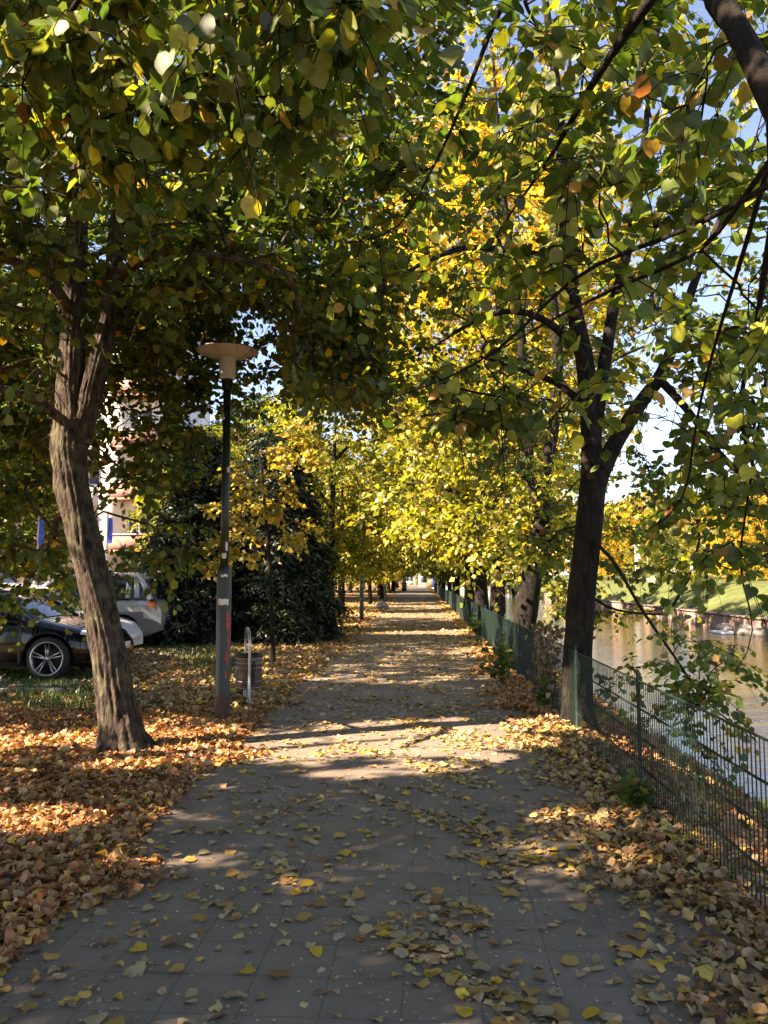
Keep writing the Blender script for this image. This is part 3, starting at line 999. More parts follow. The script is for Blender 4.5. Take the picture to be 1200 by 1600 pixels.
# ---- rows of trees further on: a few kinds, copied
def row_tree(seed, base, h, lean, crown_lo, crown_r, n, pal, top, leaf=.15, r=.24):
    rg = np.random.default_rng(seed)
    b = np.asarray(base, float)
    fork = b + (lean[0] * .28, lean[1] * .28, h * .2)
    mid = b + (lean[0] * .6, lean[1] * .6, h * .5)
    limbs = [([b + (0, 0, -.05), b + (.02, 0, .35), b + (lean[0] * .12, lean[1] * .12, h * .09), fork, mid, b + (lean[0], lean[1], h * .92)], [r * 1.45, r * 1.08, r, r * .88, r * .5, .02])]
    for k in range(6):
        a = k * 1.05 + rg.random() * .7
        z = h * (.2 + .08 * k)
        s = b + (lean[0] * .4, lean[1] * .4, z)
        e = crown_r * (.85 - .06 * k)
        d = np.array([math.cos(a), math.sin(a), 0])
        limbs.append(([s, s + d * e * .4 + (0, 0, .9), s + d * e * .8 + (0, 0, 1.3), s + d * e + (0, 0, 1.1)], [r * .42, r * .3, r * .16, .015]))
    c = b + (lean[0] * .6, lean[1] * .6, (h + crown_lo) / 2)
    t = blob(n, c, (crown_r, crown_r, (h - crown_lo) / 2), .45, rg)
    # low skirt of drooping sprays
    sk = np.stack([c[0] + crown_r * .8 * rg.normal(0, .5, n // 5), c[1] + crown_r * .8 * rg.normal(0, .5, n // 5), b[2] + crown_lo + .9 * rg.random(n // 5)], 1)
    return build_tree(limbs, np.concatenate([t, sk]), pal, leaf=leaf, twigs=6, leaves_per=9, twig_len=(.4, 1.0), seed=seed, carve=False, lod=2, top_pal=top, r0=.008, trunk_sides=14, step=.2, size_var=.6)

def add_variant(name, wood, lv, root, label, cat, group=None, leafmat='leaf', bark='dark_bark'):
    root = np.asarray(root, float)
    e = empty(name, root, 0, label, cat, group)
    link('trunk', raw_mesh('trunk', wood[0] - root, wood[1], [bark], None, None, True), e)
    link('crown', raw_mesh('crown', lv[0] - root, lv[1], [leafmat], None, lv[2]), e)
    return e

def place(proto, used, loc, rz, sc, label, group=None):
    if used[0] == 0:
        o = proto
    else:
        o = copy_tree(proto)
    used[0] += 1
    o.location = loc
    o.rotation_euler = (0, 0, rz)
    o.scale = (sc, sc, sc)
    o['label'] = label
    if group:
        o['group'] = group
    return o

VAR = {}
def variant(key, *a, **k):
    w, lv = row_tree(*a, **k)
    VAR[key] = (add_variant('linden_tree', w, lv, (0, 0, 0), 'linden', 'tree'), [0])

variant('mix', 101, (0, 0, 0), 12.5, (.5, .2), 2.7, 3.6, 330, PAL_YGREEN, (8, 13, PAL_MIX))
variant('yellow', 102, (0, 0, 0), 18.5, (-.4, .3), 3.2, 4.4, 430, PAL_MIX, (6, 12, PAL_GOLD), .17)
variant('green', 103, (0, 0, 0), 11.5, (.3, -.2), 2.6, 3.5, 330, PAL_YGREEN, (20, 30, PAL_MIX))
variant('gold', 104, (0, 0, 0), 13.0, (.2, .2), 1.6, 4.2, 430, PAL_GOLD, None, .17)
variant('dense', 105, (0, 0, 0), 13.0, (.2, .2), 2.4, 4.2, 430, [(5, G_OLIVE), (3, G_MID), (3, Y_GREEN)], None, .17)

def put(key, x, y, rz, sc, label, group=None, z=0.0):
    p, u = VAR[key]
    return place(p, u, (x, y, z), rz, sc, label, group)

# left row
put('mix', -3.0, 27.0, .4, .72, 'stout dark trunk on the left of the path just past the dark conifers', None)
put('green', -3.6, 38.5, 2.1, .72, 'linden left of the path behind the second lamp post, with a bushy green crown')
put('yellow', -2.9, 50, 1.0, .5, 'pale barked linden left of the path close to the small boulder')
put('mix', -2.7, 63, 3.0, .75, 'linden leaning over the left path edge before the far litter bin')
for y, k, s in ((76, 'green', .75), (90, 'mix', .8), (105, 'green', .9), (118, 'mix', 1.0), (127, 'dense', 1.0), (142, 'green', 1.0)):
    put(k, -3.2 - .35 * ((y * 7) % 3), y, y * 1.7, s, 'linden in the far part of the row left of the path', 'far lindens in the left row')
# right row
put('yellow', 2.35, 24.5, 2.6, .92, 'third linden along the fence, two dark stems leaning toward the path')
put('yellow', 2.5, 32.5, .7, 1.08, 'tall golden linden behind the fence that rises above all its neighbours')
put('mix', 2.6, 40.5, 1.9, 1.0, 'yellow green linden behind the fence next after the tall golden one')
for y, k, s in ((49, 'yellow', .85), (58, 'mix', 1.0), (68, 'dense', .9), (79, 'mix', 1.0), (91, 'dense', 1.0), (104, 'mix', 1.0), (118, 'dense', 1.05), (133, 'mix', 1.0)):
    put(k, 2.9 + .3 * ((y * 5) % 3), y, y * 2.3, s, 'linden in the far part of the row along the fence', 'far lindens in the right row')
# trees in and behind the car park
for x, y, k, s, lab in ((-8.0, 29, 'green', .62, 'pale green tree rising behind the silver car'), (-16.5, 33, 'mix', .75, 'yellow tinged tree between the car park and the white apartment block'),
                        (-10.5, 41, 'mix', .7, 'yellow green tree behind the dark conifers'), (-19, 30, 'dense', .9, 'olive tree at the outer end of the car park'),
                        (-8.8, 54, 'green', .8, 'green tree behind the left row, beyond the car park'), (-11, 56, 'dense', 1.1, 'dense tree far behind the car park')):
    put(k, x, y, x * 1.3, s, lab)
for x, y, k in ((-8, 70, 'green'), (-15, 76, 'dense'), (-7.5, 90, 'mix'), (-14, 104, 'dense'), (-8, 120, 'green'), (-24, 60, 'dense'), (-30, 44, 'green'), (-16, 140, 'dense'), (-5, 165, 'dense'), (3, 172, 'dense')):
    put(k, x, y, x + y, 1.05, 'tree in the distant wood behind the left row', 'distant trees behind the left row')
# shade trees added left of the viewer to block the sun, outside view
RB = np.random.default_rng(77)
for k, (x, y, hh) in enumerate(((-9.5, -2.5, 6.3), (-10.5, 4.0, 6.6), (-10.2, 10.6, 6.4), (-10.4, 17.0, 6.4))):
    sh = np.array([x, y, 0])
    tree_object('linden_tree', sh, 'dense green linden added for shade outside the view, left of the leaning linden', 'tree',
                [([sh, sh + (0, 0, 2), sh + (.2, 0, 5), sh + (.2, .3, 9)], [.3, .22, .14, .03])], blob(360, sh + (0, 0, hh), (3.5, 3.6, 3.3), .2, RB), PAL_GREEN,
                group='dense lindens added for shade', leaf=.125, twigs=6, leaves_per=8, seed=78 + k, lod=2)
# far bank
for i, (x, y, k, s) in enumerate(((23, 34, 'gold', .55), (25.5, 41, 'gold', .7), (24, 49, 'gold', .72), (29, 55, 'yellow', .55), (23.5, 60, 'gold', .72), (31, 44, 'mix', .7), (27, 68, 'gold', .8),
                                  (23, 78, 'mix', .75), (25, 90, 'gold', .85), (22.5, 104, 'dense', .8), (35, 60, 'yellow', .6), (33, 76, 'gold', .9), (24, 120, 'mix', .9), (36, 96, 'dense', 1.0), (27, 25, 'gold', .7), (34, 33, 'mix', .7), (15.5, 135, 'dense', 1.3), (10, 140, 'mix', 1.4), (6.5, 150, 'dense', 1.3), (20, 128, 'gold', 1.3), (30, 50, 'gold', .75), (27, 38, 'mix', .55), (33, 68, 'gold', .8), (29, 84, 'gold', .8), (26, 99, 'gold', .85), (38, 52, 'dense', .8), (40, 70, 'mix', .8), (36, 84, 'gold', .9), (31, 106, 'mix', .9), (28, 114, 'gold', .95), (42, 40, 'gold', .8), (38, 28, 'mix', .7), (44, 100, 'dense', 1), (24, 64, 'gold', .45), (22.8, 54, 'gold', .35), (23, 70, 'mix', .4), (22.5, 85, 'mix', .45), (22, 96, 'gold', .5))):
    s *= .66 if y < 62 else .74 if y < 90 else .9
    put(k, x, y, i * 1.1, s, {'gold': 'golden tree on the grassy far bank', 'yellow': 'golden topped tree on the far bank', 'mix': 'yellow green tree on the far bank', 'dense': 'olive tree on the far bank'}[k],
        {'gold': 'golden trees across the river', 'yellow': 'golden topped trees across the river', 'mix': 'yellow green trees across the river', 'dense': 'olive trees across the river'}[k], z=float(ground_z(x)) - .05)

# ---- young yellow linden
sb = gnd(427, 1040)
SP = [pxl(sb[1], (427, 1041, .05), (425, 960, .045), (421, 880, .04), (415, 800, .03), (408, 730, .02), (402, 690, .008)),
      pxl(sb[1], (420, 870, .018), (400, 830, .015), (365, 800, .01), (330, 770, .005)),
      pxl(sb[1], (416, 800, .018), (450, 760, .014), (480, 740, .006)), pxl(sb[1], (412, 770, .016), (380, 730, .011), (355, 715, .005)),
      pxl(sb[1], (418, 840, .016), (455, 815, .012), (495, 800, .005))]
RB = np.random.default_rng(88)
t5 = np.concatenate([frust(22, 350, 500, 690, 800, sb[1] - .9, sb[1] + .9, RB), frust(24, 330, 490, 780, 885, sb[1] - .8, sb[1] + .8, RB), frust(8, 440, 500, 660, 720, sb[1] - .4, sb[1] + .4, RB)])
tree_object('young_linden', sb, 'thin young linden with a small yellow crown behind the litter bin', 'tree', SP, t5, [(3, (.42, .32, .05)), (3, (.48, .3, .045)), (2.5, (.24, .22, .035)), (1, (.3, .18, .05))], leaf=.085, twigs=6, leaves_per=6, twig_len=(.15, .4), seed=91, r0=.003, lod_d=(5, 20), carve=False)

# ---- dark conifers
def conifer(base, h, r, label, seed, n):
    rg = np.random.default_rng(seed)
    b = np.asarray(base, float)
    limbs = [([b + (0, 0, -.05), b + (0, 0, .4), b + (.05, 0, h * .5), b + (0, .05, h)], [.2, .16, .1, .015])]
    z = rg.random(n) ** 1.25
    a = rg.random(n) * 6.283
    rr = r * (1 - z * .85) * np.sqrt(.2 + .8 * rg.random(n)) * (1 + .25 * np.sin(a * 3 + seed))
    t = np.stack([b[0] + rr * np.cos(a), b[1] + rr * np.sin(a), b[2] + .45 + z * (h - .5) - .25 * rr / r], 1)
    pal = [(5, (.012, .026, .009)), (3, (.02, .036, .012)), (1, (.032, .048, .016))]
    return tree_object('conifer', b, label, 'tree', limbs, t, pal, leafmat='needle', leaf=.13, width=.34, twigs=9, leaves_per=16, twig_len=(.25, .65), seed=seed, carve=False, droop=.6, hang=.5, lod=2, r0=.004)
conifer(gnd(442, 1004), 5.3, 1.3, 'dark conifer right behind the young yellow linden, its skirt reaching the ground', 201, 420)
conifer((-5.6, 20.6, 0), 5.4, 1.7, 'dark bushy conifer between the silver car and the lamp post', 202, 330)
conifer((-4.6, 24.5, 0), 6.0, 1.7, 'tallest dark conifer, standing behind the other two conifers', 203, 380)

# ------------------------------------------------------------------ setting
def sheet(name, pts, mat, z=None, kind='structure', uvz=0):
    mb = MB()
    mb.add(pts, [tuple(range(len(pts)))])
    o = mb.build(name, mat)
    return tag(o, kind=kind)

# ground sheet
gx, gy = np.meshgrid(np.array(xs, float), np.array(ys, float), indexing='ij')
gz = ground_z(gx)
rough = ((gx < -1.9) | ((gx > 1.9) & (gx < 4.6))) * (.018 * np.sin(gx * 2.1 + gy * 1.3) + .014 * np.sin(gx * 4.7 - gy * 3.1))
gz = gz + rough
mb = MB()
mb.grid(np.stack([gx, gy, gz], -1))
idx = np.arange(gx.size).reshape(gx.shape)
me_slots = np.repeat((((gx[:-1, :-1] + gx[1:, 1:]) / 2) > 16.37).astype(int).ravel(), 1)
mb.M = [me_slots]
ground = tag(mb.build('ground', ['litter', 'far_grass'], smooth=True), kind='structure')

def path_left(y):
    return np.interp(y, [0, 4, 7, 10, 20, 60, 200], [-1.75, -1.75, -1.8, -1.85, -1.75, -2.0, -2.4])
pl = [(-10), 0, 3, 6, 10, 15, 20, 30, 45, 60, 90, 120, 160, 200]
mb = MB()
mb.grid(np.stack([np.array([[path_left(y), y, .006], [1.38, y, .006]]) for y in pl]))
tag(mb.build('path', 'paving'), kind='structure')
sheet('car_park', [(-40, 11.6, .03), (-5.0, 11.6, .03), (-4.7, 21, .03), (-7, 30, .03), (-40, 34, .03)], 'asphalt')
mb = MB()
mb.box((-40, 11.45, -.05), (-5.0, 11.58, .06), bev=.02)
tag(mb.build('kerb', 'concrete'), kind='structure')
mb = MB()
mb.grid(np.array([[(3.2, -40, -1.05), (3.2, 400, -1.05)], [(16.6, -40, -1.05), (16.6, 400, -1.05)]]))
tag(mb.build('river', 'river_water'), kind='structure')
# quay wall across the river, in slabs
e = empty('quay_wall', (16.2, 60, -1.05), 0, 'low pinkish stone wall along the foot of the grassy far bank', 'wall')
mb = MB()
y = -40.0
rr = random.Random(4)
while y < 300:
    w = 2.2 + rr.random() * .5
    mb.box((-.12 + rr.random() * .03, y - 60, -.9), (.32, y - 60 + w - .035, .68 + rr.random() * .03), bev=.02)
    y += w
mb.build('wall', 'quay_stone', e)
mb = MB()
mb.box((-.2, -100, .72), (.4, 240, .8), bev=.02)
mb.build('coping', 'quay_stone', e)

# ------------------------------------------------------------------ fallen leaves
DRY = [(5, (.34, .22, .11)), (4, (.27, .15, .06)), (3, (.4, .27, .1)), (2, (.22, .1, .04)), (1.2, (.46, .3, .05)), (.8, (.13, .07, .035)), (.5, (.32, .3, .1))]
DRY_RED = [(4, (.38, .165, .06)), (4, (.33, .19, .09)), (3, (.32, .11, .04)), (2, (.4, .23, .08)), (1.4, (.46, .28, .05)), (1, (.14, .07, .035))]
DRY_PATH = [(6, (.38, .28, .15)), (4, (.33, .22, .1)), (2.5, (.42, .27, .07)), (1.2, (.3, .15, .05)), (1, (.5, .31, .035)), (.8, (.2, .12, .06))]

def litter(P, tilt, pal, size, lod):
    n = len(P)
    a = RNG.random(n) * 6.283
    D = np.stack([np.cos(a), np.sin(a), RNG.normal(0, tilt, n) * .8], 1)
    Nn = np.stack([RNG.normal(0, tilt, n), RNG.normal(0, tilt, n), np.where(RNG.random(n) < .5, 1, -1) * np.ones(n)], 1)
    S = size * (.55 + .75 * RNG.random(n))
    return leaf_arrays(P, D, Nn, S, palette(n, pal) * 1.2, lod, fold=.18 + tilt * .25, curl=.5 + tilt * .8, jit=.075)

LV, LQ, LT, LC, lo = [], [], [], [], 0
def push(arr):
    global lo
    V, q, t, c = arr
    LV.append(V); LC.append(c)
    LQ.append(q + lo)
    if len(t):
        LT.append(t + lo)
    lo += len(V)

def scatter(x0, x1, y0, y1, dens, zfun, accept=None):
    n = int(dens * (y1 - y0) * 1.0 * (np.max(x1) - np.min(x0)))
    x = RNG.uniform(x0, x1, n)
    y = RNG.uniform(y0, y1, n)
    if accept is not None:
        k = RNG.random(n) < accept(x, y)
        x, y = x[k], y[k]
    return np.stack([x, y, ground_z(x) + zfun(len(x))], 1)

def clump(x, y):
    return .5 + .25 * np.sin(x * 5.1 + 1.3 * np.sin(y * 2.2)) + .25 * np.sin(y * 3.7 + 2 * np.sin(x * 2.7)) + .2 * np.sin(x * 11 + y * 9)

def edge_l(x, y):
    # dense left of the path, ragged edge on the paving
    e = path_left(y) + .28 * np.sin(y * 1.9) + .18 * np.sin(y * 4.3 + 1)
    return np.clip(np.clip((e - x) / .3 + .35, 0, 1) ** 1.4 + .8 * (x < path_left(y) + .06), 0, 1)

def grassy(x, y):
    return np.clip(1.15 - 1.1 * ((y > 9.8) & (y < 19) & (x < -3.0)) * (.55 + .5 * np.sin(x * 1.7 + y * .9)), .12, 1)

pile = lambda h: (lambda n: .012 + h * RNG.random(n) ** 1.5)
push(litter(scatter(-5.5, -1.3, 2.6, 6.5, 1500, pile(.045), edge_l), .5, DRY_RED, .047, 0))
push(litter(scatter(-7.5, -1.3, 6.5, 10.0, 1150, pile(.045), lambda x, y: edge_l(x, y) * grassy(x, y)), .5, DRY_RED, .05, 0))
push(litter(scatter(-9, -1.2, 10, 20, 330, pile(.05), lambda x, y: edge_l(x, y) * grassy(x, y)), .45, DRY, .068, 1))
push(litter(scatter(-7, -1.2, 20, 60, 75, pile(.05), edge_l), .35, DRY, .1, 2))
# right edge: a drift against the fence
def edge_r(x, y):
    e = 1.02 + .16 * np.sin(y * 2.1) + .12 * np.sin(y * 5.3) + .35 * np.clip((y - 9) / 12, 0, 1)
    return np.clip((x - e) / .5 + .45, 0, 1) ** 1.6
def drift(P):
    h = .09 * np.exp(-((P[:, 0] - 1.5) / .22) ** 2) * (.55 + .45 * np.sin(P[:, 1] * 1.7))
    P[:, 2] += h * RNG.random(len(P)) ** .6
    return P
push(litter(drift(scatter(.55, 1.95, 2.0, 9.5, 1250, pile(.035), edge_r)), .45, DRY, .047, 0))
push(litter(drift(scatter(.7, 2.0, 9.5, 20, 750, pile(.05), edge_r)), .6, DRY_RED, .062, 1))
push(litter(drift(scatter(.9, 2.2, 20, 60, 120, pile(.05), edge_r)), .4, DRY, .1, 2))
push(litter(scatter(1.8, 4.0, 1.5, 12, 300, pile(.04)), .45, DRY_RED, .068, 1))
push(litter(scatter(1.8, 4.0, 12, 26, 90, pile(.04)), .35, DRY, .08, 2))
# the path: clumps, denser with distance
def on_path(x, y):
    mid = np.exp(-((x - .1) / .65) ** 2) * .75 + np.clip((x - .3) / 1.0, 0, 1) * .6 + .1
    near = np.clip((clump(x, y) - .5) * 1.7, 0, 1)
    far = np.clip((y - 9) / 10, 0, 1)
    return np.clip(.1 + near * mid * (1 - far) * 1.5 + far * (.32 + .6 * near * (.5 + mid)), 0, 1)
push(litter(scatter(-1.9, 1.3, 5.2, 11, 480, pile(.008), on_path), .18, DRY_PATH, .05, 0))
push(litter(scatter(-1.9, 1.4, 11, 24, 190, pile(.008), on_path), .14, DRY_PATH, .06, 1))
push(litter(scatter(-2.0, 1.6, 24, 70, 60, pile(.01), on_path), .12, DRY_PATH, .09, 2))
push(litter(scatter(-1.9, 1.3, 2.4, 5.2, 480, pile(.006), lambda x, y: on_path(x, y) * .8), .18, DRY_PATH, .04, 0))
# crumbs of broken leaf
c = scatter(-1.8, 1.2, 2.3, 9, 420, pile(.002), lambda x, y: .25 + .6 * np.clip(clump(x, y), 0, 1))
push(litter(c, .12, [(1, (.42, .33, .2)), (1, (.3, .2, .1))], .013, 2))
tag(link('fallen_leaves', raw_mesh('fallen_leaves', np.concatenate(LV), LQ + LT, ['dry_leaf'], None, np.concatenate(LC))),
    'carpet of fallen yellow and brown linden leaves on the ground', 'leaves', kind='stuff')

# single leaves close to the viewer
def leaf_mesh(col, seed):
    V, q, t, c = leaf_arrays(np.zeros((1, 3)), np.array([[0, 1., .04]]), np.array([[.08, 0, 1.]]), np.array([1.0]), np.array([col]), 0, fold=.14, curl=.5)
    return raw_mesh('leaf', V - np.array([0, .5, 0]), [q, t], ['dry_leaf'], None, c)
KINDS = [('tan', (.4, .3, .17), 6, 'dry tan linden leaf lying on the near paving'), ('ochre', (.42, .26, .07), 4, 'ochre brown linden leaf lying on the near paving'),
         ('yellow', (.52, .33, .03), 1.6, 'bright yellow heart shaped leaf on the near paving'), ('brown', (.26, .14, .06), 2, 'dark brown shrivelled leaf on the near paving')]
LM = {k[0]: [leaf_mesh(np.array(k[1]) * s, j) for j, s in enumerate((.85, 1.0, 1.12, .95, 1.05))] for k in KINDS}
rl = random.Random(12)
count, tries = 0, 0
while count < 290 and tries < 9000:
    tries += 1
    x, y = rl.uniform(-1.75, 1.1), 2.5 + 2.9 * rl.random() ** 1.1
    if rl.random() > float(on_path(np.array([x]), np.array([y]))[0]) * 1.2:
        continue
    k = rl.choices(KINDS, [q[2] for q in KINDS])[0]
    o = link('fallen_leaf', rl.choice(LM[k[0]]), None, (x, y, .012 + .012 * rl.random()))
    s = .042 + .038 * rl.random()
    o.scale = (s, s, s)
    o.rotation_euler = (rl.gauss(0, .12) + (PI if rl.random() < .4 else 0), rl.gauss(0, .12), rl.random() * 6.28)
    tag(o, k[3], 'leaf', k[0] + ' leaves on the near paving')
    count += 1

# ------------------------------------------------------------------ grass and weeds
def blades(P, h, pal, wid=.006, bend=.5):
    n = len(P)
    a = RNG.random(n) * 6.283
    d = np.stack([np.cos(a), np.sin(a), np.zeros(n)], 1)
    s = np.stack([-np.sin(a), np.cos(a), np.zeros(n)], 1)
    hh = h * (.5 + RNG.random(n))
    w = wid * (.7 + .6 * RNG.random(n))
    b = bend * (.3 + RNG.random(n))
    up = np.array([0, 0, 1.0])
    p1 = P + up * (hh * .55)[:, None] + d * (hh * b * .25)[:, None]
    p2 = P + up * (hh * .9)[:, None] + d * (hh * b * .9)[:, None]
    V = np.stack([P - s * w[:, None], P + s * w[:, None], p1 + s * w[:, None] * .8, p1 - s * w[:, None] * .8, p2], 1).reshape(-1, 3)
    o = (np.arange(n) * 5)[:, None]
    return V, [np.array([[0, 1, 2, 3]]) + o, np.array([[3, 2, 4]]) + o], np.repeat(palette(n, pal), 5, 0)
GP = [(4, (.05, .095, .018)), (2, (.08, .12, .025)), (1, (.14, .14, .04))]
c = scatter(-9, -2.7, 9.6, 20, 620, lambda n: np.zeros(n), lambda x, y: np.clip(1.0 - grassy(x, y), 0, 1) * .9 + .02)
V, P_, C_ = blades(c, .1, GP)
tag(link('grass', raw_mesh('grass', V, P_, ['blade'], None, C_)), 'short green grass growing through the fallen leaves beside the car park', 'grass', kind='stuff')
c = scatter(1.75, 4.1, 1.5, 30, 60, lambda n: np.zeros(n), lambda x, y: np.clip(clump(x, y), 0, 1) * np.clip((x - 1.8) / 1.5, .1, 1))
V, P_, C_ = blades(c, .16, GP, .007, .9)
tag(link('bank_grass', raw_mesh('bank_grass', V, P_, ['blade'], None, C_)), 'rough grass on the near river bank below the fence', 'grass', kind='stuff')

def weed(x, y, h, n, label, leaf=.06, r=.18, z=0.0):
    b = np.array([x, y, z + .02])
    rg = np.random.default_rng(int(abs(x * 1000 + y * 77)))
    mb = MB()
    ends = []
    for k in range(7):
        a = rg.random() * 6.28
        e = b + np.array([math.cos(a) * r * rg.random(), math.sin(a) * r * rg.random(), h * (.5 + .5 * rg.random())])
        mb.tube([b, (b + e) / 2 + rg.normal(0, .02, 3), e], [.004, .003, .0015], 4)
        ends += [b + (e - b) * s for s in (.4, .7, 1.0)]
    ends = np.array(ends)
    P = ends[rg.integers(0, len(ends), n)] + rg.normal(0, .035, (n, 3))
    D = rg.normal(0, 1, (n, 3)) * (1, 1, .5) + (P - b) * 2
    N_ = rg.normal(0, .4, (n, 3)) + (0, 0, 1)
    V, q, t, c = leaf_arrays(P, D, N_, leaf * (.6 + .8 * rg.random(n)), palette(n, [(4, (.05, .1, .02)), (2, (.09, .14, .025)), (1, (.2, .16, .04))]), 1)
    e = empty('weed', b, 0, label, 'plant')
    mb.build('stem', 'bark', e).location = -Vector(b)
    link('foliage', raw_mesh('foliage', V - b, [q], ['leaf'], None, c), e)
weed(1.48, 5.75, .28, 60, 'small leafy weed at the foot of the fence by the nearest looped post', .075, .12)
weed(1.25, 12.6, .5, 150, 'bushy green weed clump at the fence before the dried vine', .07, .35)
weed(1.4, 14.2, .55, 150, 'green weed clump by the fence under the leaning second linden', .07, .4)
weed(1.5, 9.9, .4, 90, 'grassy weed tuft at the fence where the sunlit leaves are heaped', .06, .2)
weed(1.55, 22, .6, 120, 'weed clump at the fence by the third linden', .08, .4)
weed(2.3, 3.6, .3, 70, 'low weed on the bank beyond the nearest fence panel', .06, .2, -.2)
weed(3.0, 6.8, .35, 80, 'low weed near the water edge below the fence', .06, .25, -.52)
# dried vine on the fence
e = empty('dried_vine', (1.6, 10.3, 0), 0, 'dry brown vine tangled in the fence beside the forked trunk', 'plant')
rg = np.random.default_rng(5)
mb = MB()
pts_ = []
for k in range(16):
    y0 = rg.uniform(-.5, .5)
    p = [np.array([-.04 + rg.normal(0, .02), y0, 0])]
    for j in range(6):
        p.append(p[-1] + np.array([rg.normal(0, .025), rg.normal(0, .09), .16]))
    mb.tube(p, [.006, .005, .005, .004, .004, .003, .002], 4)
    pts_ += p[1:]
mb.build('stem', 'rust_brown', e)
P = np.array(pts_)[rg.integers(0, len(pts_), 260)] + rg.normal(0, .04, (260, 3))
V, q, t, c = leaf_arrays(P, rg.normal(0, 1, (260, 3)) + (0, 0, -.6), rg.normal(0, 1, (260, 3)), .06 * (.6 + .7 * rg.random(260)), palette(260, [(3, (.13, .075, .04)), (2, (.2, .12, .06)), (1, (.08, .08, .03))]), 1)
link('foliage', raw_mesh('foliage', V, [q], ['dry_leaf'], None, c), e)

# ------------------------------------------------------------------ fence
FX, FH, SPAN = 1.6, .86, 2.38
def fence_panel():
    root = empty('wire_fence', (FX, 0, 0))
    L = SPAN - .09
    n = 46
    yv = np.linspace(.05, .05 + L, n)
    P = np.zeros((n, 2, 3))
    P[:, :, 1] = yv[:, None]
    P[:, 0, 2], P[:, 1, 2] = .03, FH
    V, q = tubes(P, np.full((n, 2), .0034), 6)
    mb = MB()
    mb.add(V, q)
    mb.build('wire_mesh', 'fence_paint', root, True)
    for z in (.05, .25, .455, .66):
        m2 = MB()
        for dx in (-.007, .007):
            m2.tube([(dx, .03, z), (dx, .03 + L / 2, z), (dx, .07 + L, z)], .0042, 6)
        m2.build('rail', 'fence_paint', root, True)
    m2 = MB()
    m2.tube([(0, .03, FH), (0, .03 + L / 2, FH), (0, .07 + L, FH)], .0075, 8)
    m2.build('top_rail', 'fence_paint', root, True)
    for y in (.035, .065 + L):
        m2 = MB()
        m2.tube([(0, y, .02), (0, y, .4), (0, y, FH + .004)], .0085, 8)
        m2.build('end_bar', 'fence_paint', root, True)
    return root
def fence_post():
    root = empty('fence_post', (FX, 0, 0))
    a = np.linspace(0, PI, 9)
    m = MB()
    w = .024
    m.tube([(0, -w, -.2), (0, -w, .4), (0, -w, .9)] + [(0, -w * math.cos(t), .905 + w * math.sin(t)) for t in a] + [(0, w, .9), (0, w, .4), (0, w, -.2)], .0095, 10)
    m.build('hoop', 'fence_paint', root, True)
    for z in (.3, .52, .74, .85):
        m = MB()
        t = np.linspace(0, 2 * PI, 13)
        m.tube([(.022 * math.cos(q), .06 * math.sin(q), z) for q in t], .003, 5, cap=False)
        m.build('clip', 'fence_paint', root, True)
    return root
pp, po = fence_panel(), fence_post()
first = True
y0 = 3.74 - 2 * SPAN
for k in range(50):
    y = y0 + k * SPAN
    x = FX + max(0, y - 10) * .006
    if first:
        a, b = pp, po
        first = False
    else:
        a, b = copy_tree(pp), copy_tree(po)
    a.location = (x, y, 0)
    b.location = (x, y, 0)
    if k == 2:
        la, lb = 'green wire fence panel running back from the post at the picture edge', 'looped fence post at the picture edge, nearest to the viewer'
        ga, gb = None, None
    elif k == 3:
        la, lb = 'green wire fence panel ending at the forked linden trunk', 'looped fence post standing before the water, second nearest'
        ga, gb = None, None
    else:
        la, lb = 'green wire mesh fence panel between the path and the river', 'dark green looped fence post beside the path'
        ga, gb = 'fence panels along the river', 'fence posts along the river'
        if k < 2:
            la, ga = 'green wire mesh fence panel beside the viewer', 'fence panels beside the viewer'
            lb, gb = 'dark green looped fence post beside the viewer', 'fence posts beside the viewer'
    tag(a, la, 'fence', ga)
    tag(b, lb, 'fence post', gb)
    if ga is None and 'group' in a:
        del a['group']
    if gb is None and 'group' in b:
        del b['group']

